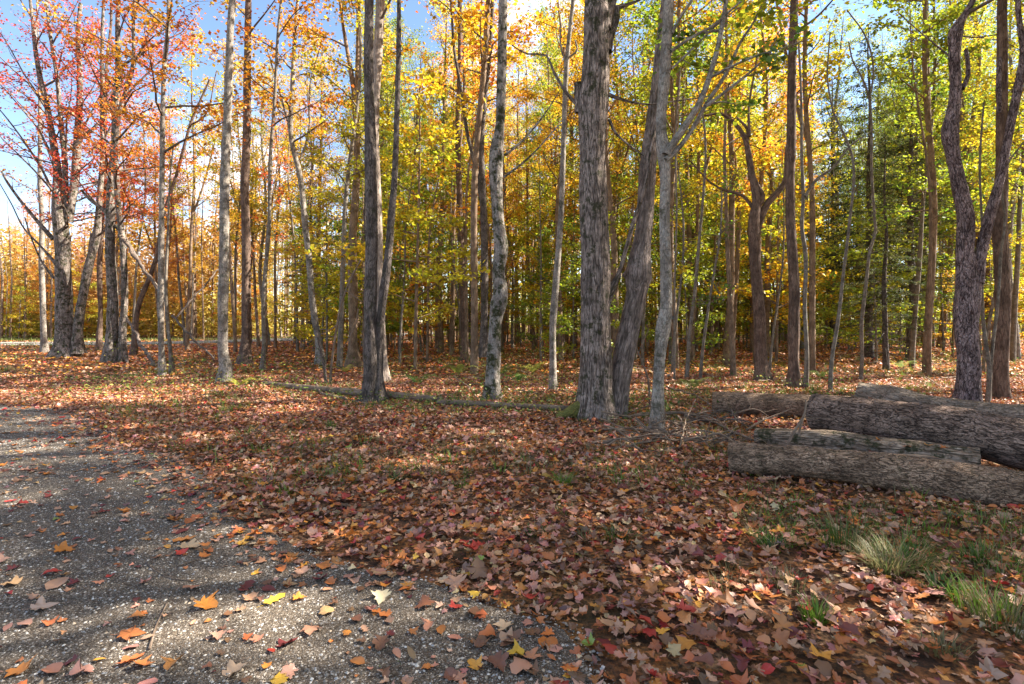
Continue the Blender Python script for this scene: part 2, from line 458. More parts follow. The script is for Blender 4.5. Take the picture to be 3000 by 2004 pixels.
def off_gravel(x, y):
    """metres to the right of the gravel's edge, negative on the gravel (roughly)"""
    e = gravel_edge(y) + .16 * noise3(x * 2.1, y * 2.1, 0, 5) + .07 * noise3(x * 6, y * 6, 0, 6)
    s = (x - e) * .75
    s = np.where(y > 9.5, np.maximum(s, (y - 10.2) * .8 + .2 * noise3(x * .8, y, 0, 8)), s)
    return s


def gh(x, y):
    x = np.asarray(x, float); y = np.asarray(y, float)
    m = smooth((off_gravel(x, y) - .1) / 1.5)
    far = smooth((np.hypot(x, y) - 14) / 30)
    rd = smooth((np.abs(road_off(x, y)) - 3.0) / 3.0)
    return m * rd * (.035 * fbm(x * .55, y * .55, 0, 21, 3) + far * .12 * fbm(x * .12, y * .12, 0, 25, 2))


def road_off(x, y):
    """distance in depth from the middle of the dirt road at the left; it bends away behind the trees"""
    c = 35.6 + np.where(x > -27, (x + 27) ** 2 * .10, 0)
    return (y - c) / np.where(x > -27, np.sqrt(1 + (.2 * (x + 27)) ** 2), 1.0)


def graded(lo, hi, c, n, k):
    t = np.linspace(-1, 1, n); s = np.sinh(k * t) / np.sinh(k)
    return np.where(s < 0, c + s * (c - lo), c + s * (hi - c))


gx = graded(-700, 700, 0, 330, 6.0); gy = graded(-60, 900, 4.5, 360, 6.0)
GX, GY = np.meshgrid(gx, gy)
GZ = gh(GX, GY)
gq = (np.arange(len(gy) - 1)[:, None] * len(gx) + np.arange(len(gx) - 1)[None, :])
gq = np.stack([gq, gq + 1, gq + len(gx) + 1, gq + len(gx)], -1).reshape(-1, 4)
ground = obj('forest_floor', mk_mesh('forest_floor', np.stack([GX, GY, GZ], -1), gq, None, M_GROUND))
tag(ground, 'brown forest floor under the fallen leaves', 'ground', kind='structure')

# the gravel drive, a sheet just above the floor
rows = np.concatenate([np.linspace(-25, 1.2, 14), np.linspace(1.4, 10.6, 120)])
us = np.linspace(0, 1, 60) ** .35
gv = []
for d in rows:
    xe = float(gravel_edge(d)) + .10
    if d > 9.9: xe = float(np.interp(d, [9.9, 10.6], [-9.6, -40]))
    gv.append(np.stack([-75 + us * (xe + 75), np.full(60, d), np.full(60, .008)], -1))
gv = np.array(gv)
gq = (np.arange(len(rows) - 1)[:, None] * 60 + np.arange(59)[None, :])
gq = np.stack([gq, gq + 1, gq + 61, gq + 60], -1).reshape(-1, 4)
tag(obj('gravel_drive', mk_mesh('gravel_drive', gv, gq, None, M_GRAVEL)), 'dark gravel drive scattered with fallen leaves', 'drive', kind='structure')

# the dirt road seen through the trees
rx = np.concatenate([np.linspace(-160, -28, 20), np.linspace(-27, -5, 24)])
rv = []
for x in rx:
    bend = max(0, x + 27)
    c = 35.6 + bend ** 2 * .10; nx, ny = -.2 * bend, 1.0; nl = math.hypot(nx, ny)
    for o in np.linspace(-2.6, 2.6, 5):
        rv.append((x + nx / nl * o, c + ny / nl * o, .03 + (.02 if abs(o) < 2 else 0)))
rq = (np.arange(len(rx) - 1)[:, None] * 5 + np.arange(4)[None, :])
rq = np.stack([rq, rq + 5, rq + 6, rq + 1], -1).reshape(-1, 4)[:, ::-1]
tag(obj('dirt_road', mk_mesh('dirt_road', rv, rq, None, M_ROAD)), 'pale dirt road crossing behind the trees', 'road', kind='structure')

# loose stones standing out of the gravel
nP = 42000
d_ = 2.0 + 7.5 * rng.random(nP) ** 1.6
x_ = -0.97 * d_ + rng.random(nP) * (gravel_edge(d_) + .25 + .97 * d_)
ok = off_gravel(x_, d_) < .12
d_, x_ = d_[ok], x_[ok]; nP = len(d_)
oct_v = np.array([(1, 0, 0), (.35, .9, .1), (-.75, .6, 0), (-.8, -.55, 0), (.4, -.9, 0), (0, 0, .75)])
oct_t = np.array([(0, 1, 5), (1, 2, 5), (2, 3, 5), (3, 4, 5), (4, 0, 5)])
ang = rng.random(nP) * 6.283; sz = .0035 + .009 * rng.random(nP) ** 3
vv = oct_v[None] * (1 + .25 * rng.standard_normal((nP, 6, 1))) * sz[:, None, None] * np.array([1, .75, .8])
ca, sa = np.cos(ang)[:, None], np.sin(ang)[:, None]
vv = np.stack([vv[..., 0] * ca - vv[..., 1] * sa + x_[:, None], vv[..., 0] * sa + vv[..., 1] * ca + d_[:, None], vv[..., 2] + .007], -1)
tone = np.array([(.58, .53, .46), (.40, .35, .29), (.24, .205, .17), (.13, .11, .088), (.44, .35, .25), (.32, .31, .30)])[rng.choice(6, nP, p=[.10, .15, .23, .36, .08, .08])]
tone = tone * (.8 + .4 * rng.random((nP, 1)))
cc = np.concatenate([np.repeat(tone[:, None, :], 6, 1), np.ones((nP, 6, 1))], -1)
tt = (oct_t[None] + (np.arange(nP) * 6)[:, None, None]).reshape(-1, 3)
tag(obj('gravel', mk_mesh('gravel', vv, None, tt, M_PEB, {'col': ('FLOAT_COLOR', cc)}, False)), 'loose pale pebbles of the gravel drive', 'gravel', kind='stuff')

# ------------------------------------------------------------------ fallen leaves
def maple_outline(s, fine=True):
    r = np.random.default_rng(s)
    half = np.array([(.12, -.01), (.33, .0), (.27, .15), (.41, .21), (.55, .40), (.42, .45), (.25, .51), (.30, .66), (.16, .76)] if fine else [(.33, .0), (.29, .15), (.54, .38), (.28, .51), (.26, .70)])
    half = half * (1 + .10 * r.standard_normal(half.shape)) * np.array([r.uniform(.85, 1.15), 1])
    pts = [(0, .06)] + [tuple(p) for p in half] + [(0, 1.0)] + [(-p[0] * r.uniform(.88, 1.12), p[1] + r.uniform(-.03, .03)) for p in half[::-1]]
    return np.array(pts)


def oval_outline(s):
    r = np.random.default_rng(s); w = r.uniform(.22, .34)
    a = [(0, 0), (w * .8, .22), (w, .48), (w * .62, .78), (0, 1.0), (-w * .62, .78), (-w, .48), (-w * .8, .22)]
    return np.array(a)


def torn_outline(s):
    r = np.random.default_rng(s); a = (np.arange(13) + r.random(13) * .7) / 13 * 6.283
    q = .26 + .24 * r.random(13)
    return np.stack([np.sin(a) * q, .45 + np.cos(a) * q * 1.1], -1)


def oak_outline(s):
    r = np.random.default_rng(s)
    half = np.array([(.10, .12), (.26, .22), (.12, .34), (.36, .50), (.15, .58), (.24, .80)]) * (1 + .1 * r.standard_normal((6, 2)))
    return np.array([(0, 0)] + [tuple(p) for p in half] + [(0, 1)] + [(-p[0], p[1]) for p in half[::-1]])


def leaf_shape(o, s, curl=1.0):
    """closed fan over an outline, curled; returns verts (unit length), tris, shade per vertex"""
    r = np.random.default_rng(100 + s)
    xy = np.vstack([[(0, .42)], o]); xy[:, 1] -= .45
    cx, cyv, tw, cup = r.uniform(-.8, 1.2), r.uniform(-.5, .8), r.uniform(-.6, .6), r.uniform(0, .08)
    cx, cyv, tw = cx * curl, cyv * curl, tw * curl
    z = cx * xy[:, 0] ** 2 + cyv * .6 * xy[:, 1] ** 2 + tw * xy[:, 0] * xy[:, 1] + r.uniform(-.045, .045, len(xy))
    z[0] -= cup
    v = np.column_stack([xy, z - z.min() * .8])
    n = len(o); i = np.arange(n)
    t = np.stack([np.zeros(n, int), 1 + i, 1 + (i + 1) % n], -1)
    sh = np.concatenate([[1.08], r.uniform(.82, 1.05, n)])
    return v, t, sh


SHAPES = [leaf_shape(maple_outline(k), k) for k in range(9)] + [leaf_shape(oval_outline(k), 20 + k) for k in range(3)] + [leaf_shape(oak_outline(1), 31)] + [leaf_shape(torn_outline(40 + k), 40 + k, 1.3) for k in range(5)]
LOW = {k: leaf_shape(maple_outline(k, False), k) for k in range(9)}
PAL = {
    'tan': (.47, .27, .155), 'pink': (.46, .225, .145), 'brown': (.18, .085, .048), 'rust': (.42, .14, .042), 'orange': (.52, .19, .035), 'red': (.38, .04, .03),
    'maroon': (.15, .028, .026), 'gold': (.62, .32, .045), 'mauve': (.25, .135, .10), 'cream': (.58, .41, .25), 'green': (.20, .26, .04),
}
PALN = list(PAL)
PALP = np.array([.16, .23, .20, .23, .07, .03, .05, .012, .025, .012, .003]); PALP = PALP / PALP.sum()


def place(v, pos, size, yaw, tx, ty):
    """v (V,3) -> (N,V,3)"""
    a = v[None] * size[:, None, None]
    ctx, stx = np.cos(tx)[:, None], np.sin(tx)[:, None]
    y = a[..., 1] * ctx - a[..., 2] * stx; z = a[..., 1] * stx + a[..., 2] * ctx; x = a[..., 0]
    cty, sty = np.cos(ty)[:, None], np.sin(ty)[:, None]
    x, z = x * cty + z * sty, -x * sty + z * cty
    c, s = np.cos(yaw)[:, None], np.sin(yaw)[:, None]
    return np.stack([x * c - y * s, x * s + y * c, z], -1) + pos[:, None, :]


def litter_points(d0, d1, per_m2, grow):
    n = int(.985 * (d1 * d1 - d0 * d0) * per_m2)
    d = np.sqrt(d0 * d0 + rng.random(n) * (d1 * d1 - d0 * d0))
    x = (rng.random(n) * 2 - 1) * d * .985
    s = off_gravel(x, d)
    dens = smooth((s + .08) / .32) + .55 * np.exp(-np.clip(-s, 0, 9) / .22) * (s < 0) + np.where(s < 0, .075 + .045 * noise3(x * 1.2, d * 1.2, 0, 31), 0)
    patch = fbm(x * .8, d * .8, 0, 41, 3)
    bare = smooth((patch - .12) / .3) * smooth((s - .8) / .8)
    right = smooth((x - .4 * d + .3) / .8) * smooth((6.0 - d) / 2.0)       # thinner, grassy corner below the logs
    band = np.exp(-((d - 6.2 - .5 * noise3(x * .7, 0, 0, 3)) / 1.3) ** 2) * smooth((x + 2.2) / 2)
    dens = dens * (1 - .45 * bare) * (1 - .25 * right) * (1 - .30 * band)
    dens = dens * np.where(np.abs(road_off(x, d)) < 3.0, .02, 1)
    k = rng.random(n) < dens
    return x[k], d[k], s[k]


HERO = [  # x, y in the photograph, width there, colour, shape, what it looks like
    (165, 1720, 75, 'tan', 10, 'large pale tan leaf lying flat on gravel beside the left frame edge'),
    (128, 1785, 60, 'cream', 0, 'cream maple leaf on gravel just below the large tan leaf'),
    (190, 1620, 50, 'orange', 1, 'bright orange maple leaf in a small cluster on the left gravel'),
    (150, 1688, 42, 'red', 2, 'red maple leaf on left gravel between the orange cluster and the tan leaf'),
    (385, 1868, 62, 'rust', 3, 'rust maple leaf on gravel beside the short pale stick'),
    (385, 1905, 44, 'pink', 11, 'small pink leaf on gravel just below the rust maple leaf'),
    (385, 1945, 62, 'rust', 4, 'rust maple leaf at the bottom of the gravel under the small pink leaf'),
    (65, 1975, 60, 'orange', 5, 'orange maple leaf in the bottom left corner of the gravel'),
    (152, 1972, 76, 'pink', 9, 'broad pinkish leaf lying at the bottom left of the gravel'),
    (238, 1982, 56, 'pink', 6, 'pink maple leaf with stalk at the bottom edge of the gravel'),
    (207, 1948, 36, 'maroon', 7, 'small dark red leaf at the bottom left between two pinkish leaves'),
    (607, 1780, 62, 'orange', 8, 'orange maple leaf alone in the middle of the gravel'),
    (845, 1892, 58, 'maroon', 0, 'dark maroon maple leaf on gravel near the bottom centre'),
    (795, 1915, 36, 'red', 11, 'small red leaf on gravel touching the maroon maple leaf'),
    (690, 1976, 62, 'tan', 1, 'tan maple leaf at the bottom edge of the gravel with raised lobes'),
    (846, 1984, 46, 'tan', 2, 'tan leaf at the bottom edge next to the yellow leaf'),
    (822, 1998, 50, 'gold', 3, 'yellow maple leaf cut by the bottom edge of the picture'),
    (720, 1730, 58, 'maroon', 12, 'dark rust lobed leaf on gravel left of a round maroon leaf'),
    (785, 1733, 40, 'maroon', 10, 'round maroon leaf on gravel beside the dark rust lobed leaf'),
    (800, 1768, 62, 'gold', 12, 'dull yellow lobed leaf on gravel below the maroon leaves'),
    (555, 1608, 58, 'tan', 4, 'pale tan maple leaf on gravel below a long rust leaf'),
    (545, 1588, 62, 'rust', 12, 'long rust leaf on gravel above a pale tan maple leaf'),
    (1203, 1945, 46, 'tan', 10, 'curled tan leaf propped up on its stalk at the bottom of the gravel'),
    (1475, 1850, 52, 'cream', 5, 'cream maple leaf lying on the gravel tongue near the litter edge'),
    (1508, 1930, 58, 'gold', 6, 'yellowish tan maple leaf on the bottom gravel near the litter edge'),
    (1562, 1934, 60, 'pink', 7, 'pink brown maple leaf overlapping the yellowish tan one'),
    (1556, 1770, 42, 'red', 8, 'bright red maple leaf on the litter beside the gravel tongue'),
    (1335, 1728, 66, 'tan', 0, 'large tan maple leaf at the ragged edge between gravel and litter'),
    (1115, 1760, 56, 'cream', 1, 'cream maple leaf with a stalk on the middle gravel'),
    (1390, 1762, 34, 'gold', 2, 'small golden leaf at the edge of the gravel'),
    (1400, 1695, 62, 'brown', 3, 'olive brown maple leaf standing up from the litter edge'),
    (1126, 1620, 28, 'gold', 11, 'small yellow oval leaf lying on the litter left of centre'),
    (1325, 1515, 28, 'red', 10, 'small crimson leaf lying on pale litter left of a grass tuft'),
    (1118, 1455, 28, 'green', 4, 'small yellow green maple leaf on the brown litter'),
    (1833, 1452, 32, 'gold', 5, 'yellow maple leaf on litter below the brush pile'),
    (2147, 1500, 44, 'rust', 6, 'upright rust maple leaf on litter below the front log'),
    (2335, 1597, 56, 'pink', 7, 'pinkish maple leaf with upturned lobes left of the large grass tuft'),
    (2258, 1622, 46, 'tan', 8, 'tan triangular leaf beside a small green grass tuft'),
    (2276, 1563, 44, 'orange', 0, 'orange maple leaf above a tan triangular leaf on the litter'),
    (2516, 1650, 64, 'pink', 1, 'large pinkish tan maple leaf just left of the straw grass tuft'),
    (2008, 1912, 56, 'orange', 2, 'large orange maple leaf near the bottom of the picture on dense litter'),
    (2062, 1911, 40, 'red', 10, 'red oval leaf beside the large orange maple leaf'),
    (2742, 1755, 60, 'pink', 3, 'pink tan maple leaf with a stalk below the right grass'),
    (2930, 1982, 70, 'maroon', 4, 'rusty red maple leaf in the bottom right corner'),
    (2412, 1950, 60, 'gold', 5, 'golden orange maple leaf in the sunny spot at the bottom'),
    (2040, 1786, 34, 'gold', 6, 'yellow maple leaf on brown litter above the bottom edge'),
    (2360, 1800, 32, 'red', 7, 'scarlet leaf touching the bright green grass tuft'),
    (2700, 1765, 40, 'rust', 12, 'rust oak leaf lying among pink leaves on the right'),
    (2550, 1735, 30, 'red', 11, 'small red leaf on litter below the straw grass tuft'),
]
leaf_meshes = []
for k, (v, t, sh) in enumerate(SHAPES):
    stalk = np.array([(.012, -.37, v[0, 2]), (-.012, -.37, v[0, 2]), (.05, -.75, .10), (.065, -.75, .10)])
    n = len(v)
    v2 = np.vstack([v, stalk]); sh2 = np.concatenate([sh, [.8] * 4])
    leaf_meshes.append(mk_mesh('fallen_leaf', v2, [(n, n + 1, n + 2, n + 3)], t, M_FALLEN, {'shade': ('FLOAT_COLOR', np.repeat(sh2[:, None], 4, 1))}))


def fallen_leaf(x, y, z, size, shape, colour, label, group, rot=None):
    o = obj('fallen_leaf', leaf_meshes[shape], None, (x, y, z))
    o.rotation_euler = rot if rot is not None else (rng.normal(0, .16), rng.normal(0, .16), rng.random() * 6.283)
    o.scale = (size,) * 3
    c = np.array(PAL[colour]) * rng.uniform(.85, 1.15, 3)
    o.color = (*c, 1)
    tag(o, label, 'leaf', group)
    return o


heroes = []
for (x, y, w, c, s, lab) in HERO:
    d = depth(y); size = w / F * d * 1.12
    g = G(x, y)
    heroes.append((g[0], g[1]))
    rot = (RAD(75), .2, 2.6) if 'propped' in lab else ((RAD(40), .2, .4) if ('standing' in lab or 'upright' in lab) else None)
    z = float(gh(g[0], g[1])) + (.014 if off_gravel(g[0], g[1]) < 0 else .035) + (size * .4 if rot and rot[0] > 1 else (size * .2 if rot else 0))
    fallen_leaf(g[0], g[1], z, size, s, c, lab, 'single leaves one can tell apart', rot)

WORD = {'tan': 'pale tan', 'pink': 'pinkish tan', 'brown': 'dark brown', 'rust': 'rust coloured', 'orange': 'orange', 'red': 'red', 'maroon': 'maroon', 'gold': 'yellow', 'mauve': 'greyish mauve', 'cream': 'cream', 'green': 'yellow green'}
lx, ld, ls = litter_points(2.15, 15.0, 680, 0)
lcol = rng.choice(len(PALN), len(lx), p=PALP)
lsh = rng.choice(len(SHAPES), len(lx), p=[.062] * 9 + [.05] * 3 + [.042] + [.05] * 5)
lsz = np.clip(rng.gamma(6.5, .0068, len(lx)), .018, .095)
on_g = ls < .02
lsz = np.where(on_g, lsz * 1.08, lsz)
near = np.hypot(lx[:, None] - np.array(heroes)[None, :, 0], ld[:, None] - np.array(heroes)[None, :, 1]).min(1) if len(lx) < 200000 else np.full(len(lx), 9.)
keep = near > np.where(on_g, .07, .035)
lx, ld, ls, lcol, lsh, lsz, on_g = (a[keep] for a in (lx, ld, ls, lcol, lsh, lsz, on_g))
lz = gh(lx, ld) + np.where(on_g, .012, .008 + .030 * rng.random(len(lx)))
lyaw = rng.random(len(lx)) * 6.283
tilt = np.where(on_g, .12, .33)
ltx, lty = rng.normal(0, 1, len(lx)) * tilt, rng.normal(0, 1, len(lx)) * tilt
score = np.where(np.abs(lx) < ld * .93, lsz / ld, 0) * np.where(on_g, 1.6, 1.0)
score = np.where(ld < 2.3, 0, score)
top = np.argsort(-score)[:300 - len(HERO)]
single = np.zeros(len(lx), bool); single[top] = True
for i in top:
    c = PALN[lcol[i]]
    sz = 'small' if lsz[i] < .06 else ('broad' if lsz[i] > .085 else 'medium')
    kind = 'maple' if lsh[i] < 9 else ('oval' if lsh[i] < 12 else ('oak' if lsh[i] == 12 else 'crumpled'))
    if on_g[i]:
        where = 'on gravel ' + ('near the bottom edge' if ld[i] < 2.7 else ('in the middle of the drive' if ld[i] < 3.6 else 'further up the drive'))
        grp = 'leaves scattered over the gravel'
    else:
        where = 'on litter ' + ('at the bottom edge' if ld[i] < 2.6 else 'above the bottom edge') + (' at right' if lx[i] > .6 * ld[i] * .5 else ' by the gravel')
        grp = 'topmost leaves of the near litter'
    fallen_leaf(lx[i], ld[i], lz[i] + (.004 if on_g[i] else .018), lsz[i] * 1.1, int(lsh[i]), c, f'{sz} {WORD[c]} {kind} leaf {where}', grp, (ltx[i] * .8, lty[i] * .8, lyaw[i]))

V, T, C, n0 = [], [], [], 0
base_c = np.array([PAL[k] for k in PALN])
for k, (v, t, sh), sel in [(k, S_, ld < 6.5) for k, S_ in enumerate(SHAPES)] + [(k, LOW.get(k, S_), ld >= 6.5) for k, S_ in enumerate(SHAPES)]:
    ii = np.where((lsh == k) & ~single & sel)[0]
    p = place(v, np.stack([lx[ii], ld[ii], lz[ii]], -1), lsz[ii] * 1.1, lyaw[ii], ltx[ii], lty[ii])
    c = base_c[lcol[ii]] * (.75 + .5 * rng.random((len(ii), 1))) * (1 + .10 * rng.standard_normal((len(ii), 3)))
    c = np.clip(c[:, None, :] * sh[None, :, None], .005, .9)
    V.append(p.reshape(-1, 3)); C.append(np.concatenate([c, np.ones((*c.shape[:2], 1))], -1).reshape(-1, 4))
    T.append((t[None] + (n0 + np.arange(len(ii)) * len(v))[:, None, None]).reshape(-1, 3)); n0 += len(ii) * len(v)
# farther off: simple folded leaves
fx, fd, fs = litter_points(15.0, 42.0, 62, 0)
n = len(fx)
v = np.array([(0, -.5, 0), (.42, .05, .1), (0, .55, .03), (-.42, .05, .12)]); t = np.array([(0, 1, 2), (0, 2, 3)])
p = place(v, np.stack([fx, fd, gh(fx, fd) + .01 + .03 * rng.random(n)], -1), (.07 + .06 * rng.random(n)) * (1 + (fd - 15) / 60), rng.random(n) * 6.28, rng.normal(0, .35, n), rng.normal(0, .35, n))
fp = np.array([.13, .10, .14, .24, .17, .05, .03, .09, .03, .02, .0]); fp /= fp.sum()
c = base_c[rng.choice(len(PALN), n, p=fp)] * (.95 + .6 * rng.random((n, 1)))
V.append(p.reshape(-1, 3)); C.append(np.concatenate([np.repeat(c[:, None, :], 4, 1), np.ones((n, 4, 1))], -1).reshape(-1, 4))
T.append((t[None] + (n0 + np.arange(n) * 4)[:, None, None]).reshape(-1, 3))
tag(obj('leaf_litter', mk_mesh('leaf_litter', np.concatenate(V), None, np.concatenate(T), M_LITTER, {'col': ('FLOAT_COLOR', np.concatenate(C))}, False)),
    'thick carpet of brown, tan and rust fallen leaves', 'leaf litter', kind='stuff')

# ------------------------------------------------------------------ how trees grow
class Leaves:
    def __init__(self): self.p, self.s = [], []

    def add(self, pts, size):
        self.p.append(np.asarray(pts)); self.s.append(np.full(len(pts), size))

    def mesh(self, name, seed, mat=None, flat=.55, aspect=.42):
        r = np.random.default_rng(seed)
        p = np.concatenate(self.p); s = np.concatenate(self.s) * r.uniform(.7, 1.25, len(p)); n = len(p)
        nr = np.array([0, 0, 1.0]) + flat * r.standard_normal((n, 3)); nr /= np.linalg.norm(nr, axis=1, keepdims=True)
        u = r.standard_normal((n, 3)); u -= (u * nr).sum(1, keepdims=True) * nr; u /= np.linalg.norm(u, axis=1, keepdims=True)
        w = np.cross(nr, u); S = s[:, None]
        fold = r.uniform(.02, .22, (n, 1))
        v = np.stack([p - u * S * .5, p + w * S * aspect + nr * S * fold, p + u * S * .55, p - w * S * aspect + nr * S * fold], 1)
        i = (np.arange(n) * 4)[:, None]
        t = np.concatenate([i + np.array([[0, 1, 2]]), i + np.array([[0, 2, 3]])])
        patch = smooth(.5 + 1.3 * fbm(p[:, 0] * .55, p[:, 1] * .55, p[:, 2] * .55, seed, 2))
        patch = np.where(r.random(n) < .15, 1 - patch, patch)
        lv = np.stack([r.random(n), patch, r.random(n)], -1)
        return mk_mesh(name, v, None, t, mat or M_LEAF, {'lv': ('FLOAT_VECTOR', np.repeat(lv, 4, 0))}, False)


def grow(wood, leaves, path, rad, z0, z1, R, nb, nleaf, seed, elev=(50, 25), lsize=.11, az0=0.0, spread=.17, thick=.45, bare=0.0, sub=1.0, side=None):
    """branches with side twigs and leaf sprays along a trunk path between heights z0 and z1"""
    r = np.random.default_rng(seed)
    zz = path[:, 2]; o = np.argsort(zz)
    segs = []
    for b in range(nb):
        q = (b + r.random()) / nb
        z = z0 + (z1 - z0) * q
        st = np.array([np.interp(z, zz[o], path[o, k]) for k in range(3)]); rt = float(np.interp(z, zz[o], rad[o]))
        az = az0 + b * 2.39996 + r.normal(0, .4)
        if side is not None and r.random() < .75: az = side + r.normal(0, .7)
        Lb = R * (.45 + .55 * math.sin(math.pi * min(1, .28 + .72 * q))) * r.uniform(.65, 1.15)
        el = RAD(elev[0] + (elev[1] - elev[0]) * (1 - q) + r.normal(0, 9))
        n = 7; pts = [st]; d_az, d_el = az, el
        for k in range(n - 1):
            d_az += r.normal(0, .16); d_el += r.normal(.02, .10) - (.04 if q < .4 else 0)
            pts.append(pts[-1] + Lb / (n - 1) * np.array([math.cos(d_az) * math.cos(d_el), math.sin(d_az) * math.cos(d_el), math.sin(d_el)]))
        pts = np.array(pts); rb = min(rt * thick * 1.3, .008 + .0105 * Lb)
        wood.tube(pts, np.linspace(rb, .004, n), 5, 0, seed + b)
        segs.append((pts, Lb, 1.0))
        for s in range(int((3 + Lb * 1.5) * sub)):
            t = r.uniform(.22, .97); f = t * (n - 1); k = int(f); c = pts[k] + (pts[min(k + 1, n - 1)] - pts[k]) * (f - k)
            sa = d_az + r.choice((-1, 1)) * r.uniform(.5, 1.2); se = r.normal(.12, .25)
            L2 = max(.35, Lb * .42 * (1.15 - t * .7) * r.uniform(.6, 1.25))
            p2 = [c]
            for m in range(3):
                sa += r.normal(0, .25); se += r.normal(0, .2)
                p2.append(p2[-1] + L2 / 3 * np.array([math.cos(sa) * math.cos(se), math.sin(sa) * math.cos(se), math.sin(se)]))
            p2 = np.array(p2); wood.tube(p2, np.linspace(max(.004, rb * .35 * (1 - t * .5)), .0025, 4), 4, 0, seed + s)
            segs.append((p2, L2, 1.6))
    if nleaf <= 0: return
    w = np.array([L * k for _, L, k in segs]) * (r.random(len(segs)) > bare); w = w / w.sum() * nleaf
    for (pts, L, k), m in zip(segs, w):
        m = int(m + r.random())
        if m < 1: continue
        t = (r.random(m) ** .8 if k < 1.2 else r.uniform(.1, 1, m)) * (len(pts) - 1)
        if k < 1.2: t = np.maximum(t, .35 * (len(pts) - 1))
        i = np.minimum(t.astype(int), len(pts) - 2)
        c = pts[i] + (pts[i + 1] - pts[i]) * (t - i)[:, None]
        leaves.add(c + r.standard_normal((m, 3)) * np.array([spread, spread, spread * .42]), lsize)


def upto(path, rad, H, seed, lean=.0):
    """carry a trunk on from its last point up to height H"""
    r = np.random.default_rng(seed)
    p = [path[-1]]; z = path[-1, 2]; n = max(4, int((H - z) / 1.0))
    d = path[-1] - path[-3]; d = d / np.linalg.norm(d)
    for k in range(n):
        d = d * .86 + np.array([r.normal(0, .05), r.normal(0, .05), .2]); d /= np.linalg.norm(d)
        p.append(p[-1] + d * (H - z) / n)
    p = np.array(p)
    return np.vstack([path, p[1:]]), np.concatenate([rad, np.linspace(rad[-1] * .96, max(.012, rad[-1] * .12), n)])


def stem_path(pts, d, base, wob=0.0, seed=0, step=.12, dz=0.0):
    """photograph points (x, y, width) at distance d -> local path and radii; dz leans it away from the viewer"""
    a = np.array([[*P(x, y, d), w / F * d * .5 / math.hypot(1, (x - CX) / F)] for x, y, w in pts])
    a[:, :3] -= np.asarray(base)
    if dz: a[:, 1] += dz * (a[:, 2] - a[0, 2])
    L = np.linalg.norm(np.diff(a[:, :3], axis=0), axis=1).sum()
    s = spline(a, max(6, int(L / step)))
    if wob:
        t = np.arange(len(s)) * step
        s[:, 1] += wob * noise3(t * .5 + seed, 0, 0, seed) * np.minimum(1, t)
    return s[:, :3], np.maximum(s[:, 3], .004)


C_RED, C_CRIM, C_ORG, C_GOLD, C_YEL, C_YG, C_GRN, C_DKG, C_BRZ = (.58, .115, .03), (.46, .07, .03), (.68, .24, .03), (.70, .37, .025), (.66, .47, .025), (.42, .43, .025), (.14, .23, .02), (.045, .10, .015), (.46, .20, .03)
tree_seed = [1000]
named_xy = []


def tree(name, label, barkk, stems, H=17, crown=None, d=None, ns=28, amp=.0, flare=.35, cat='tree', group=None, limbs=(), names=None, wob=.12, fine=1.0):
    """a tree traced from the photograph: stems and limbs as their own parts, a crown above"""
    tree_seed[0] += 17; sd = tree_seed[0]
    x0, y0, w0 = stems[0][0]
    if d is None: d = depth(y0)
    base = np.array([(x0 - CX) / F * d, d, 0.0]); named_xy.append((base[0], base[1]))
    base[2] = float(gh(base[0], base[1]))
    e = root(name, base, label, cat, group)
    top = None
    for k, st in enumerate(stems):
        p, r = stem_path(st, d, base, wob, sd + k, dz=.0 if k == 0 else .03 * (-1) ** k)
        first = k == 0
        if first or st[0][1] > HY + 25:
            p = np.vstack([p[0] - np.array([0, 0, .14]), p]); r = np.concatenate([[r[0] * 1.04], r])
        if k > 0 and st[0][1] <= HY + 25: p[:, 1] += 0
        h_end = H if first else H * (.92 - .05 * k)
        if st[-1][1] < 40: p, r = upto(p, r, h_end, sd + 3 * k)
        W = Wood(); W.tube(p, r, ns if first else max(8, int(ns * .7)), amp, sd + k, flare if (first or st[0][1] > HY + 25) else 0, fine=fine)
        obj('trunk' if first else 'stem', W.mesh('trunk', B[barkk]), e)
        if top is None or p[-1, 2] > top[0][-1, 2]: top = (p, r)
        if crown and crown.get('all') and st[-1][1] < 40:
            cr = dict(crown); cr.pop('all'); cr.pop('c1', 0); cr.pop('c2', 0)
            crown_on(e, p, r, sd + 40 + k, H, crown, first)
    for k, lb in enumerate(limbs):
        p, r = stem_path(lb[0], d, base, .12, sd + 60 + k, dz=lb[1] if len(lb) > 1 else 0)
        W = Wood(); W.tube(p, r, 8, amp * .3, sd + k)
        if len(lb) > 2:
            lf = Leaves(); grow(W, lf, p, r, p[:, 2].min() + .3 * np.ptp(p[:, 2]), p[:, 2].max(), lb[2][0], lb[2][1], lb[2][2], sd + 90 + k, elev=(20, 20), lsize=.095, spread=.12)
            o = obj('crown', lf.mesh('crown', sd + 7 * k), e); hue(o, *lb[2][3:5])
        obj('limb', W.mesh('limb', B[barkk]), e)
    if crown and not crown.get('all'):
        crown_on(e, top[0], top[1], sd + 5, H, crown, True)
    return e


def hue(o, c1, c2=None, jit=.10):
    j = rng.uniform(1 - jit, 1 + jit)
    o.color = (c1[0] * j, c1[1] * j, c1[2] * j, 1)
    c2 = c2 or c1
    o['second_hue'] = [float(c2[0] * j), float(c2[1] * j), float(c2[2] * j)]


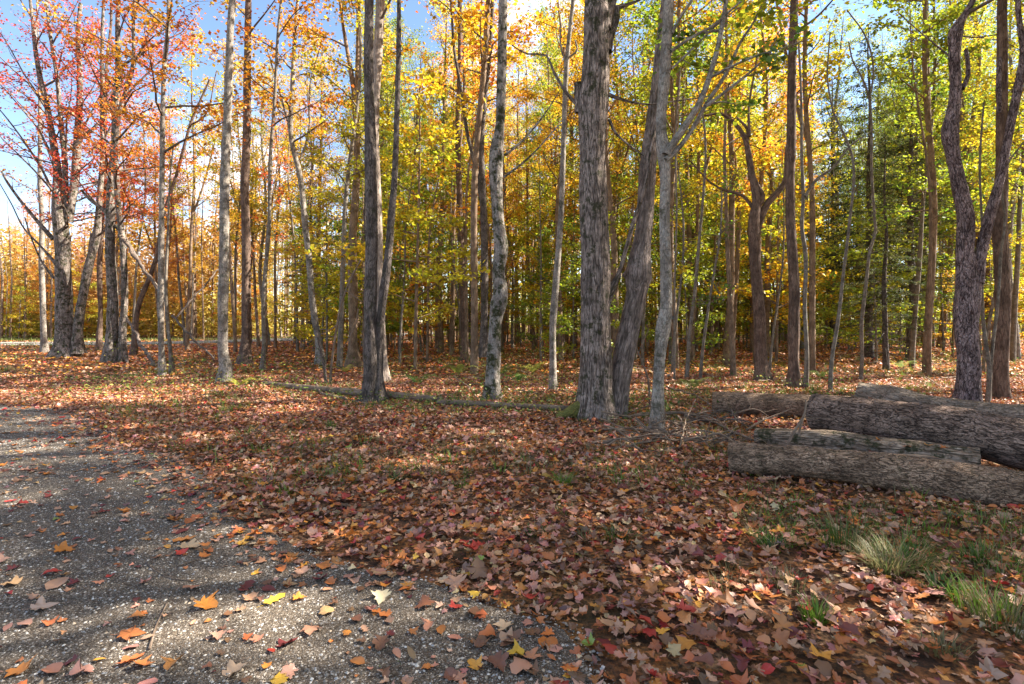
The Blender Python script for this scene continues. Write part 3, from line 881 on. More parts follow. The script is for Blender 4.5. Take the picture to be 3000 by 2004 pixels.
def crown_on(e, p, r, sd, H, c, first):
    W, lf = Wood(), Leaves()
    grow(W, lf, p, r, c.get('z0', 8), p[-1, 2] * .98, c.get('R', 3), c.get('nb', 16), c.get('n', 2600), sd, elev=c.get('elev', (55, 25)), lsize=c.get('ls', .13), spread=c.get('spread', .2), bare=c.get('bare', 0), side=c.get('side'), thick=c.get('thick', .45))
    obj('branches', W.mesh('branches', B['twig']), e)
    if c.get('n', 2600) > 0:
        o = obj('crown', lf.mesh('crown', sd), e); hue(o, c.get('c1', C_YEL), c.get('c2', C_GOLD))

# ------------------------------------------------------------------ the trees one can single out, traced from the photograph
HI = dict(z0=8.5, R=3.4, nb=15, n=2700, ls=.115, spread=.22, c1=C_YEL, c2=C_GOLD)      # crown above the picture


def hi(**k):
    return dict(HI, **k)


tree('maple_tree', 'great furrowed maple with moss on its bark, thickest trunk in the middle', 'furrow',
     [[(1745, 1222, 112), (1743, 1170, 97), (1743, 1065, 92), (1745, 857, 83), (1740, 650, 82), (1736, 560, 77), (1734, 446, 74), (1738, 290, 84), (1740, 240, 80), (1743, 134, 71), (1745, 60, 70), (1741, 0, 56)]],
     H=19, crown=hi(R=4.4, nb=20, n=3600), ns=110, amp=.011, flare=.42,
     limbs=[([(1768, 85, 50), (1782, 30, 40), (1800, -40, 34), (1812, -160, 28)], .1),
            ([(1778, 150, 30), (1790, 95, 26), (1808, 54, 22), (1815, 10, 16), (1845, 5, 10), (1890, -15, 8)], .05),
            ([(1700, 318, 13), (1652, 263, 10), (1618, 205, 7), (1604, 170, 6), (1536, 160, 5), (1500, 138, 4)], -.1),
            ([(1700, 330, 34), (1696, 270, 30), (1694, 246, 26)], -.2),
            ([(1782, 277, 14), (1820, 292, 9), (1902, 308, 6), (1980, 300, 5), (2070, 290, 3)], .1),
            ([(1785, 350, 10), (1800, 390, 8), (1840, 430, 6), (1880, 462, 4)], .1),
            ([(1770, 890, 40), (1790, 850, 26), (1808, 815, 16), (1832, 733, 13), (1854, 650, 12), (1888, 536, 11), (1906, 402, 9), (1929, 290, 5)], -.05)])
tree('maple_tree', 'leaning furrowed trunk with a swollen collar growing beside the great maple', 'furrow2',
     [[(1800, 1216, 78), (1806, 1170, 66), (1820, 1065, 60), (1838, 970, 58), (1852, 899, 56), (1862, 850, 60), (1866, 815, 76), (1868, 795, 74), (1872, 750, 60), (1881, 691, 50), (1886, 650, 49), (1897, 491, 46), (1911, 357, 38), (1929, 179, 32), (1942, 45, 27), (1946, 0, 24)]],
     H=17, crown=hi(R=3.4, n=1800), ns=84, amp=.009, flare=.25, d=8.75,
     limbs=[([(1845, 800, 30), (1834, 806, 22), (1826, 812, 14)], -.4)])
tree('forked_tree', 'slim grey tree in front of the brush pile, forking right into long limbs', 'grey',
     [[(1923, 1268, 46), (1926, 1200, 38), (1935, 1023, 36), (1944, 945, 44), (1948, 920, 38), (1949, 816, 34), (1948, 650, 30), (1953, 491, 34), (1950, 430, 42), (1946, 402, 36), (1951, 223, 33), (1957, 90, 33), (1960, 0, 32)]],
     H=15, crown=hi(R=3.2, n=1700, c1=C_GRN, c2=C_YG, z0=7), ns=56, amp=.004, flare=.25, fine=.7,
     limbs=[([(1950, 455, 26), (1991, 393, 22), (2049, 304, 20), (2094, 179, 17), (2125, 36, 15), (2140, -60, 13), (2150, -250, 9)], .06, (1.3, 5, 260, C_GRN, C_DKG)),
            ([(1950, 470, 18), (1975, 448, 16), (2036, 370, 14), (2080, 295, 13), (2147, 192, 11), (2192, 98, 9), (2250, 9, 7), (2320, -120, 4)], .14, (1.1, 6, 420, C_GRN, C_YG)),
            ([(2067, 312, 11), (2161, 241, 9), (2237, 174, 6), (2290, 110, 3)], .12, (.8, 4, 160, C_GRN, C_YG)),
            ([(1966, 150, 11), (2025, 110, 9), (2080, 80, 8), (2170, 4, 6), (2240, -50, 4)], .05),
            ([(1968, 98, 11), (2000, 40, 9), (2031, -4, 8), (2060, -90, 5)], -.05),
            ([(1968, 202, 7), (2040, 130, 6), (2110, 60, 5), (2175, 8, 4)], .2),
            ([(1958, 935, 12), (1968, 930, 10)], -.5), ([(1955, 1100, 9), (1962, 1098, 7)], -.5)])
tree('maple_tree', 'dark twin trunk rising behind the long fallen log, left of centre', 'dark',
     [[(1080, 1178, 58), (1084, 1140, 46), (1088, 1023, 39), (1090, 857, 36), (1094, 650, 34), (1091, 520, 33), (1087, 402, 32), (1078, 223, 29), (1078, 60, 27), (1078, 0, 26)],
      [(1113, 1172, 44), (1110, 1120, 28), (1111, 1023, 25), (1123, 899, 24), (1140, 774, 23), (1150, 650, 20), (1161, 513, 17), (1167, 357, 16), (1172, 200, 14), (1178, 0, 11)]],
     H=17, crown=hi(n=2000, c1=C_GOLD, c2=C_ORG), ns=60, amp=.006, flare=.3,
     limbs=[([(1076, 470, 9), (1066, 550, 8), (1058, 660, 7), (1062, 740, 5)], -.2)])
tree('maple_tree', 'pale sunlit ridged trunk standing half hidden behind the dark twin trunk', 'pale',
     [[(1127, 1118, 40), (1124, 1080, 30), (1118, 980, 27), (1112, 816, 26), (1104, 560, 25), (1101, 300, 25), (1104, 170, 26), (1110, 60, 26), (1113, 0, 24)]],
     H=18, crown=hi(n=2000, c1=C_GOLD, c2=C_YEL), ns=48, amp=.008)
tree('mossy_tree', 'pale trunk with black moss patches standing behind the long fallen log', 'mossy',
     [[(1442, 1170, 56), (1443, 1120, 44), (1447, 1020, 40), (1453, 930, 38), (1462, 885, 48), (1466, 860, 42), (1460, 800, 38), (1468, 720, 42), (1462, 670, 36), (1456, 600, 33), (1457, 420, 38), (1461, 395, 32), (1468, 268, 28), (1472, 100, 26), (1474, 0, 25)]],
     H=17, crown=hi(n=2100), ns=56, amp=.005, flare=.3,
     limbs=[([(1478, 455, 8), (1520, 420, 6), (1580, 350, 5), (1640, 260, 3)], .1), ([(1475, 520, 7), (1540, 470, 6), (1640, 360, 4)], .2)])
tree('dark_mossy_tree', 'dark mossy trunk forking upward just left of the pale mossy one', 'dark',
     [[(1417, 1032, 30), (1418, 980, 24), (1419, 800, 22), (1418, 650, 20), (1414, 560, 19), (1411, 420, 16), (1420, 290, 14), (1432, 180, 12), (1440, 60, 11), (1443, 0, 10)],
      [(1414, 610, 14), (1395, 500, 11), (1370, 395, 10), (1352, 268, 9), (1332, 150, 8), (1322, 0, 7)]],
     H=18, crown=hi(z0=8, R=3, n=2600, c1=C_ORG, c2=C_GOLD), ns=24, amp=.004, d=16.5)
tree('cherry_tree', 'flaky purple brown double trunk rising behind the logs at the right', 'cherry',
     [[(2835, 1190, 90), (2836, 1150, 76), (2837, 1065, 70), (2838, 960, 72), (2843, 899, 84), (2848, 850, 76), (2845, 795, 72), (2836, 740, 56), (2834, 691, 52), (2832, 640, 52), (2817, 580, 48), (2798, 500, 42), (2788, 446, 40), (2782, 385, 52), (2790, 340, 42), (2799, 268, 37), (2798, 134, 39), (2802, 95, 44), (2815, 65, 30), (2844, 22, 22), (2856, 0, 20)],
      [(2862, 830, 46), (2872, 770, 38), (2884, 691, 35), (2890, 640, 34), (2911, 513, 28), (2933, 379, 27), (2955, 268, 27), (2969, 179, 25), (2958, 90, 17), (2956, 30, 16), (2960, 0, 15)]],
     H=15, crown=hi(n=2600, R=4.0, z0=6.8, c1=C_YG, c2=C_GRN), ns=90, amp=.011, flare=.3, fine=1.3,
     limbs=[([(2818, 260, 18), (2840, 225, 15), (2848, 180, 14), (2850, 132, 13)], .2), ([(2928, 330, 16), (2925, 250, 18), (2926, 170, 12)], -.1),
            ([(2810, 105, 6), (2870, 108, 5), (2925, 98, 4)], 0), ([(2965, 270, 9), (2985, 258, 7), (3015, 250, 5)], 0), ([(2795, 175, 7), (2740, 110, 5), (2660, 10, 4)], .2)])
tree('brown_barked_tree', 'straight brown trunk just right of the flaky double trunk', 'brown',
     [[(2934, 1188, 72), (2933, 1140, 58), (2931, 1023, 50), (2930, 899, 48), (2931, 650, 46), (2940, 500, 40), (2945, 300, 36), (2946, 0, 30)]],
     H=19, crown=hi(n=2600, R=3.8, c1=C_YEL, c2=C_YG), ns=64, amp=.008, d=10.6)
tree('slender_sapling', 'pair of thin grey stems between the flaky trunk and the brown trunk', 'sap',
     [[(2892, 1190, 18), (2893, 1100, 16), (2890, 980, 13), (2891, 857, 11), (2893, 700, 9), (2886, 520, 8), (2880, 300, 6)],
      [(2898, 1188, 14), (2909, 1023, 12), (2917, 899, 11), (2928, 733, 10), (2942, 650, 9), (2936, 560, 8), (2950, 480, 7), (2990, 420, 5)]], H=6, ns=12, crown=None, d=9.9, flare=.15)
tree('brown_barked_tree', 'straight reddish brown trunk standing left of the log pile', 'brown',
     [[(2327, 1137, 50), (2327, 1100, 38), (2325, 980, 34), (2325, 857, 32), (2322, 650, 29), (2320, 400, 27), (2321, 134, 25), (2326, 0, 22)]],
     H=20, crown=hi(n=2600, c1=C_GOLD, c2=C_ORG), ns=48, amp=.006, limbs=[([(2318, 150, 7), (2280, 120, 5), (2250, 145, 3)], .2), ([(2330, 92, 9), (2380, 60, 7), (2440, 0, 5), (2500, -80, 3)], .1)])
tree('slender_sapling', 'thin grey sapling touching the right side of the straight reddish trunk', 'sap',
     [[(2360, 1138, 18), (2361, 1050, 14), (2359, 899, 13), (2361, 733, 13), (2352, 670, 12), (2356, 580, 11), (2353, 491, 10), (2352, 300, 8), (2345, 120, 6)]],
     H=9, ns=12, d=12.0, flare=.15, limbs=[([(2358, 575, 11), (2400, 520, 9), (2442, 491, 8), (2491, 428, 6), (2530, 400, 4)], .1)])
tree('slender_sapling', 'leaning grey sapling behind the left log end, bending right', 'sap',
     [[(2432, 1152, 15), (2440, 1060, 13), (2453, 982, 12), (2468, 860, 11), (2474, 780, 10), (2482, 650, 9), (2484, 446, 8), (2462, 390, 7), (2442, 348, 6), (2420, 250, 5), (2425, 100, 4)]], H=8, ns=12, flare=.15)
tree('slender_sapling', 'curved pale grey sapling with a sickle top left of the hemlocks', 'sap',
     [[(2522, 1115, 13), (2522, 1040, 12), (2518, 961, 12), (2526, 880, 12), (2536, 816, 11), (2552, 735, 10), (2573, 671, 10), (2571, 640, 9), (2558, 491, 9), (2554, 335, 8), (2548, 285, 7), (2526, 225, 6), (2500, 179, 5), (2488, 120, 4)]],
     H=9, ns=12, flare=.15, limbs=[([(2548, 285, 6), (2556, 240, 6), (2558, 179, 6), (2536, 90, 5), (2487, 22, 4)], 0)])
tree('crooked_tree', 'crooked brown tree with snaking limbs left of the straight reddish trunk', 'brown',
     [[(2234, 1115, 54), (2231, 1060, 40), (2226, 940, 36), (2219, 857, 34), (2208, 720, 33), (2207, 640, 32), (2214, 595, 26), (2205, 520, 20), (2196, 440, 17), (2188, 402, 15), (2160, 360, 12), (2120, 330, 9), (2068, 335, 6)]],
     H=9, ns=36, amp=.005, d=13.6,
     limbs=[([(2212, 610, 26), (2235, 578, 22), (2222, 540, 16), (2206, 500, 14), (2196, 420, 12), (2200, 370, 10), (2170, 335, 8)], .1),
            ([(2215, 680, 26), (2250, 598, 22), (2299, 536, 17), (2310, 440, 12), (2340, 330, 9), (2360, 250, 6)], .1),
            ([(2208, 610, 13), (2170, 570, 10), (2130, 560, 8), (2085, 540, 6), (2020, 480, 5)], -.1),
            ([(2196, 400, 10), (2200, 320, 8), (2215, 230, 7), (2235, 130, 5)], .1)])
tree('thin_dark_tree', 'thin dark leaning trunk between the crooked tree and the pair of grey saplings', 'deep',
     [[(2149, 1105, 20), (2145, 1023, 16), (2136, 857, 14), (2128, 700, 12), (2126, 500, 10), (2130, 250, 8), (2128, 0, 6)]], H=13, ns=14, crown=hi(z0=6, R=1.8, n=900, nb=10))
tree('slender_sapling', 'smooth grey sapling leaning right behind the slim forked tree', 'sap',
     [[(2012, 1110, 13), (2020, 980, 11), (2035, 857, 10), (2047, 700, 9), (2056, 600, 8), (2066, 446, 7), (2062, 360, 6), (2045, 250, 4)]], H=8, ns=10, flare=.15)
tree('slender_sapling', 'short pale sapling with broad green leaves right of the slim forked tree', 'sap',
     [[(2051, 1112, 11), (2060, 1000, 9), (2070, 920, 8), (2085, 820, 7), (2105, 700, 6), (2112, 560, 4)]], H=5, ns=10, flare=.1,
     limbs=[([(2075, 900, 4), (2055, 880, 3), (2030, 880, 2)], 0, (.35, 6, 42, C_GRN, C_GRN)), ([(2085, 820, 4), (2110, 860, 3), (2125, 880, 2)], -.1, (.35, 6, 42, C_GRN, C_GRN)),
            ([(2100, 720, 4), (2115, 680, 3), (2140, 660, 2)], 0, (.4, 6, 50, C_GRN, C_GRN)), ([(2110, 620, 4), (2130, 560, 3), (2160, 500, 2)], .1, (.5, 7, 60, C_GRN, C_GRN))])
tree('slender_sapling', 'thinnest straight pole just right of the slim forked tree', 'sap',
     [[(1975, 1115, 7), (1977, 900, 6), (1979, 650, 6), (1982, 400, 5), (1990, 200, 4)]], H=7, ns=8, flare=.1)
tree('slim_tree', 'slim pale trunk standing alone left of the great maple', 'grey',
     [[(1620, 1146, 26), (1620, 1090, 21), (1620, 940, 20), (1627, 850, 20), (1633, 774, 19), (1643, 650, 17), (1652, 400, 15), (1661, 179, 14), (1668, 100, 12), (1679, 0, 11)]], H=16, crown=hi(R=2.6, n=1500, z0=9), ns=28, amp=.003, flare=.2,
     limbs=[([(1660, 190, 6), (1645, 150, 5), (1640, 70, 4)], 0), ([(1662, 170, 7), (1690, 150, 6), (1684, 120, 4)], 0)])
tree('brown_barked_tree', 'straight reddish trunk in the middle behind the fallen log, no low branches', 'brown',
     [[(1364, 1058, 30), (1362, 1000, 22), (1357, 857, 20), (1348, 650, 17), (1342, 400, 16), (1347, 179, 14), (1346, 0, 12)]], H=22, crown=hi(z0=9, R=2.8, n=2600, c1=C_ORG, c2=C_GOLD), ns=28, amp=.004)
tree('grey_tree', 'pale grey sunlit trunk with a crooked swollen foot, left of centre', 'grey',
     [[(655, 1112, 46), (660, 1080, 40), (652, 1040, 32), (655, 940, 31), (660, 800, 31), (663, 650, 29), (664, 500, 28), (667, 400, 25), (674, 223, 23), (680, 0, 20)],
      ], H=20, crown=hi(z0=10, R=3.2, n=2200, c1=C_ORG, c2=C_GOLD), ns=44, amp=.004, flare=.2, d=13.4)
tree('brown_barked_tree', 'straight brown trunk just right of the pale grey sunlit one', 'brown',
     [[(717, 1068, 50), (717, 1030, 36), (718, 857, 28), (719, 650, 26), (722, 400, 24), (726, 150, 21), (729, 0, 18)]], H=22, crown=hi(z0=11, R=3.4, n=2600, c1=C_ORG, c2=C_YEL), ns=36, amp=.006)
tree('slim_tree', 'slender light grey trunk standing left of the pale sunlit trunk', 'grey',
     [[(475, 1102, 26), (476, 1060, 21), (478, 857, 19), (480, 650, 17), (482, 400, 15), (486, 250, 14), (492, 90, 13), (491, 0, 12)]], H=17, crown=dict(z0=5.5, R=3.6, nb=20, n=5200, ls=.092, spread=.14, c1=C_ORG, c2=C_GOLD), ns=28, amp=.003, flare=.2)
tree('slender_sapling', 'short thin stem close beside the slender light grey trunk', 'sap',
     [[(503, 1094, 17), (501, 1040, 13), (496, 940, 11), (492, 816, 10), (495, 700, 8), (500, 560, 6), (512, 430, 4)]], H=6, ns=12)
tree('gnarled_maple', 'gnarled two-stemmed maple with hollows, second big tree from the left', 'old',
     [[(326, 1062, 58), (328, 1020, 46), (327, 940, 36), (328, 857, 33), (327, 760, 30), (325, 670, 29), (329, 446, 25), (337, 268, 20), (348, 134, 16), (353, 0, 13)],
      [(362, 1050, 26), (358, 980, 24), (362, 900, 22), (366, 760, 20), (362, 660, 18), (358, 520, 17), (352, 420, 17), (368, 320, 15), (402, 200, 12), (420, 0, 9)]],
     H=17, crown=dict(all=True, z0=4.8, R=3.6, nb=18, n=4200, ls=.092, spread=.13, c1=C_ORG, c2=C_RED), ns=48, amp=.009, flare=.35, fine=1.6,
     limbs=[([(330, 640, 20), (300, 610, 13), (270, 585, 11), (250, 560, 8)], -.1), ([(340, 660, 16), (380, 720, 12), (420, 790, 11), (470, 856, 9)], -.08),
            ([(365, 250, 8), (400, 160, 6), (445, 60, 4)], .1)])
tree('red_maple', 'big multi-stemmed red maple with flared base at the left', 'old',
     [[(187, 1046, 92), (186, 1010, 70), (185, 940, 58), (183, 857, 52), (182, 774, 50), (183, 690, 48), (180, 625, 44), (170, 540, 30), (161, 470, 25), (143, 357, 20), (120, 223, 16), (94, 67, 12), (86, 0, 10)],
      [(188, 640, 30), (190, 560, 20), (190, 446, 17), (183, 290, 14), (165, 112, 11), (156, 0, 9)],
      [(198, 650, 34), (212, 560, 28), (219, 446, 26), (223, 312, 21), (219, 134, 15), (223, 0, 12)],
      [(228, 1026, 40), (230, 980, 32), (238, 910, 29), (248, 860, 28), (265, 774, 27), (290, 691, 24), (299, 640, 20), (308, 491, 16), (317, 268, 13), (322, 100, 10), (330, 0, 8)]],
     H=17, crown=dict(all=True, z0=4.6, R=3.7, nb=16, n=2300, ls=.088, spread=.10, c1=C_CRIM, c2=C_RED, bare=.42), ns=44, amp=.010, flare=.4, fine=1.6,
     limbs=[([(208, 440, 16), (240, 400, 13), (268, 372, 11), (300, 320, 9), (330, 254, 7), (345, 200, 4)], .1),
            ([(152, 560, 10), (110, 470, 8), (60, 390, 6), (0, 312, 4), (-60, 250, 3)], -.05, (1.4, 7, 150, C_CRIM, C_RED)),
            ([(160, 470, 9), (110, 380, 7), (50, 310, 5), (0, 258, 4), (-80, 180, 3)], .05, (1.5, 7, 170, C_CRIM, C_BRZ)),
            ([(155, 700, 17), (110, 645, 13), (60, 580, 10), (20, 520, 8), (10, 500, 5)], -.05, (.9, 5, 50, C_CRIM, C_BRZ)),
            ([(165, 775, 13), (120, 720, 8), (80, 670, 6), (50, 600, 4), (10, 520, 3)], -.1),
            ([(158, 815, 9), (125, 770, 7), (108, 715, 5), (90, 640, 4)], -.1),
            ([(145, 330, 8), (90, 240, 6), (30, 130, 4), (-20, 60, 3)], -.05, (1.5, 7, 180, C_CRIM, C_RED)),
            ([(243, 860, 16), (247, 816, 14), (249, 740, 11), (250, 679, 9)], .1)])
tree('slim_tree', 'slim upright trunk farthest left, in front of the dirt road', 'grey',
     [[(131, 1035, 28), (130, 990, 21), (127, 857, 19), (122, 720, 17), (120, 560, 15), (121, 380, 12), (118, 280, 8), (112, 140, 6), (108, 0, 5)]], H=13, crown=dict(z0=5.5, R=2.2, nb=10, n=500, ls=.12, c1=C_BRZ, c2=C_ORG, bare=.4), ns=24, amp=.004)
tree('slim_tree', 'slim brown trunk between the red maple and the gnarled maple', 'brown',
     [[(292, 1027, 24), (291, 980, 18), (290, 774, 17), (298, 640, 15), (305, 480, 13), (310, 300, 11), (318, 120, 9), (325, 0, 8)]], H=17, crown=dict(z0=6, R=2.6, nb=14, n=2000, ls=.1, spread=.13, c1=C_RED, c2=C_ORG), ns=20, amp=.004, d=27)
tree('leaning_tree', 'brown trunk leaning right behind the gnarled maple', 'brown',
     [[(390, 1042, 24), (394, 1000, 18), (406, 899, 17), (435, 816, 15), (456, 754, 14), (480, 640, 12), (520, 500, 10), (570, 330, 8), (610, 230, 5)]], H=10, ns=18, amp=.004,
     limbs=[([(560, 365, 6), (590, 350, 5), (640, 210, 3)], 0)])
tree('bent_tree', 'bent pale trunk curving left in mid wood, right of the straight brown trunk', 'grey',
     [[(938, 1056, 30), (934, 1010, 22), (920, 899, 19), (907, 754, 18), (896, 660, 18), (879, 513, 16), (853, 402, 15), (855, 268, 13), (862, 90, 11), (868, 0, 9)]], H=18, crown=hi(z0=7, R=2.6, n=2200, c1=C_GOLD, c2=C_ORG), ns=24, amp=.004, d=18.5,
     limbs=[([(858, 420, 9), (830, 330, 7), (800, 230, 6), (770, 130, 4)], .1), ([(880, 470, 8), (900, 380, 7), (900, 240, 5), (930, 120, 4)], .1)])
tree('slim_tree', 'thin straight trunk right of the straight brown trunk, faint in shade', 'sap',
     [[(769, 1079, 17), (771, 1020, 13), (781, 774, 12), (788, 660, 11), (799, 400, 10), (817, 112, 8), (825, 0, 7)]], H=16, crown=hi(z0=7, R=2.4, n=1400, c1=C_ORG, c2=C_GOLD), ns=16, amp=.002, d=16.5)
tree('brown_barked_tree', 'thick brown trunk forking high, behind the leaning bare sapling', 'deep',
     [[(1036, 1076, 52), (1036, 1040, 36), (1034, 857, 29), (1033, 700, 25), (1040, 560, 22), (1045, 446, 20), (1042, 300, 18), (1020, 170, 12), (1005, 80, 10), (995, 0, 9)],
      [(1043, 310, 12), (1049, 200, 12), (1054, 90, 12), (1055, 0, 11)]], H=20, crown=hi(z0=9, R=3.2, n=2600, c1=C_GOLD, c2=C_ORG), ns=32, amp=.005, d=17.6)
tree('dead_sapling', 'pale bare sapling leaning right beside the dark twin trunk', 'dead',
     [[(968, 1116, 9), (972, 1060, 7), (982, 982, 7), (1007, 866, 6), (1030, 810, 5), (1057, 762, 4)]], H=4, ns=8, flare=.1, d=13.3,
     limbs=[([(990, 950, 4), (960, 970, 3), (925, 985, 3), (900, 1005, 2)], -.2), ([(1050, 905, 4), (1035, 960, 4), (1010, 1000, 3), (1000, 1020, 2)], -.2), ([(1012, 850, 4), (1040, 870, 3), (1062, 885, 2)], -.1)])
tree('dead_sapling', 'thin dark broken snag standing by the pale bare sapling', 'dark',
     [[(955, 1126, 10), (950, 1060, 9), (938, 1010, 7), (930, 975, 4)]], H=2, ns=8, flare=.1, d=12.9)
tree('dead_sapling', 'dead crooked stick standing in litter just left of the slim forked tree', 'dead',
     [[(1903, 1180, 6), (1902, 1140, 6), (1896, 1100, 6), (1880, 1060, 5), (1863, 1015, 4)]], H=2, ns=8, flare=.05, d=9.4,
     limbs=[([(1868, 1040, 4), (1885, 1000, 3), (1902, 960, 2)], 0)])


def conifer(seed):
    """hemlock: whorls of drooping boughs with dark flat sprays, bare twigs below"""
    r = np.random.default_rng(seed); W, lf = Wood(), Leaves()
    H = 13.5; z = np.linspace(0, H, 16); path = np.stack([.1 * noise3(z * .4, 0, 0, seed), .1 * noise3(z * .4, 9, 0, seed), z], -1); rad = .15 * (1 - z / H) ** .9 + .012
    path[0, 2] = -.15
    W.tube(path, rad, 14, .006, seed, .3)
    for b in range(115):
        q = (b + r.random()) / 115; zb = .9 + (H - 1.1) * q; az = b * 2.39996 + r.normal(0, .4); Lb = (2.7 * (1 - q) ** .8 + .25) * r.uniform(.6, 1.1)
        st = np.array([np.interp(zb, path[:, 2], path[:, k]) for k in range(3)]); el = RAD(12 * q + r.normal(0, 8)); pts = [st]
        for k in range(5):
            el -= .07; pts.append(pts[-1] + Lb / 5 * np.array([math.cos(az) * math.cos(el), math.sin(az) * math.cos(el), math.sin(el)]))
        pts = np.array(pts); W.tube(pts, np.linspace(.006 + .006 * Lb, .003, 6), 4, 0, seed)
        if q < .12: continue
        m = int(75 * Lb); t = r.uniform(.15, 1, m) * 5; i = np.minimum(t.astype(int), 4); c = pts[i] + (pts[i + 1] - pts[i]) * (t - i)[:, None]
        sx = r.normal(0, .17, m) * (1.2 - t / 6)
        c = c + np.stack([-math.sin(az) * sx, math.cos(az) * sx, r.normal(-.04, .05, m)], -1); lf.add(c, .13)
    return W.mesh('trunk', B['dark']), lf.mesh('crown', seed, None, .35, .16)


hem = [conifer(5), conifer(6)]
for k, (x, d, s, lab) in enumerate([(2548, 22.0, 1.0, 'dark hemlock with drooping sprays behind the curved grey sapling'), (2672, 20.5, .92, 'dark hemlock with bare lower twigs left of the flaky double trunk'),
                                    (2592, 16.8, .55, 'small hemlock standing between the two dark ones'), (2440, 30, 1.1, 'tall shadowed hemlock deep in the wood behind the leaning saplings'),
                                    (915, 33, 1.05, 'dark spruce-like conifer among orange leaves left of the dark twin trunk'), (2450, 44, 1.5, 'distant blue green conifer top between golden crowns at right')]):
    X = (x - CX) / F * d; named_xy.append((X, d))
    e = root('hemlock_tree', (X, d, float(gh(X, d))), lab, 'conifer', 'dark conifers in the wood'); e.scale = (s,) * 3; e.rotation_euler[2] = k * 1.3
    obj('trunk', hem[k % 2][0], e); o = obj('crown', hem[k % 2][1], e); hue(o, (.045, .062, .018), (.085, .085, .022))

# ------------------------------------------------------------------ the wood behind: a few kinds, copied tree by tree
def proto(seed, H, r0, z0, R, nb, n, barkk, ls=.125, fork=False, elev=(58, 28), spread=.18, ns=10, wig=.25, sub=1.0, bare=0.0):
    r = np.random.default_rng(seed); W, lf = Wood(), Leaves()
    z = np.linspace(0, H, 22)
    path = np.stack([wig * noise3(z * .22 + seed, 0, 0, seed) + r.normal(0, .012) * z, wig * noise3(z * .22 + seed, 5, 0, seed) + r.normal(0, .012) * z, z], -1)
    path[:, :2] -= path[0, :2]; path[0, 2] = -.2
    rad = r0 * (1 - z / H) ** .75 * .95 + .01
    W.tube(path, rad, ns, r0 * .03, seed, .3)
    grow(W, lf, path, rad, z0, H * .985, R, nb, int(n * (.6 if fork else 1)), seed + 1, elev=elev, lsize=ls, spread=spread, sub=sub, bare=bare)
    if fork:
        k = 9; a = r.random() * 6.28; m = 12; t = np.linspace(0, 1, m)
        p2 = path[k] + np.stack([np.cos(a) * (1.9 * t ** .8), np.sin(a) * (1.9 * t ** .8), t * (H * .93 - path[k, 2])], -1)
        r2 = rad[k] * .75 * (1 - t) ** .8 + .01
        W.tube(p2, r2, 8, 0, seed + 3)
        grow(W, lf, p2, r2, max(z0, path[k, 2] + 1), H * .9, R * .8, int(nb * .6), int(n * .4), seed + 2, elev=elev, lsize=ls, spread=spread, sub=sub, bare=bare)
    return W.mesh('trunk', B[barkk]), lf.mesh('crown', seed)


PROTO = {
    'tall': [proto(201, 20, .17, 3.6, 3.2, 34, 12500, 'deep', ls=.086), proto(202, 19, .15, 5.0, 3.0, 30, 11500, 'deep', fork=True, ls=.086), proto(203, 21, .19, 6.5, 3.4, 30, 12500, 'brown', ls=.086),
             proto(204, 18, .13, 3.4, 2.8, 30, 10500, 'grey', fork=True, ls=.086), proto(205, 20, .16, 6.0, 3.0, 28, 7600, 'deep', bare=.3, ls=.086)],
    'thin': [proto(211, 15, .085, 5.5, 2.0, 18, 4200, 'deep', ls=.086, wig=.4), proto(212, 14, .075, 4.5, 1.9, 18, 3900, 'sap', ls=.086, wig=.45), proto(213, 16, .095, 6.5, 2.1, 18, 2600, 'deep', fork=True)],
    'pole': [proto(221, 9, .045, 3.0, 1.3, 10, 520, 'sap', wig=.5, ns=7), proto(222, 10, .05, 3.6, 1.4, 10, 560, 'deep', wig=.5, ns=7), proto(223, 8, .038, 2.4, 1.2, 9, 480, 'sap', wig=.6, ns=7)],
    'sapling': [proto(231, 4.6, .025, .5, 1.6, 17, 2300, 'sap', elev=(25, 6), spread=.13, ns=6, ls=.095), proto(232, 5.6, .03, .9, 1.8, 18, 2700, 'deep', elev=(28, 5), spread=.13, ns=6, ls=.095),
                proto(233, 3.4, .02, .4, 1.3, 14, 1500, 'sap', elev=(30, 8), spread=.12, ns=6, ls=.09)],
}


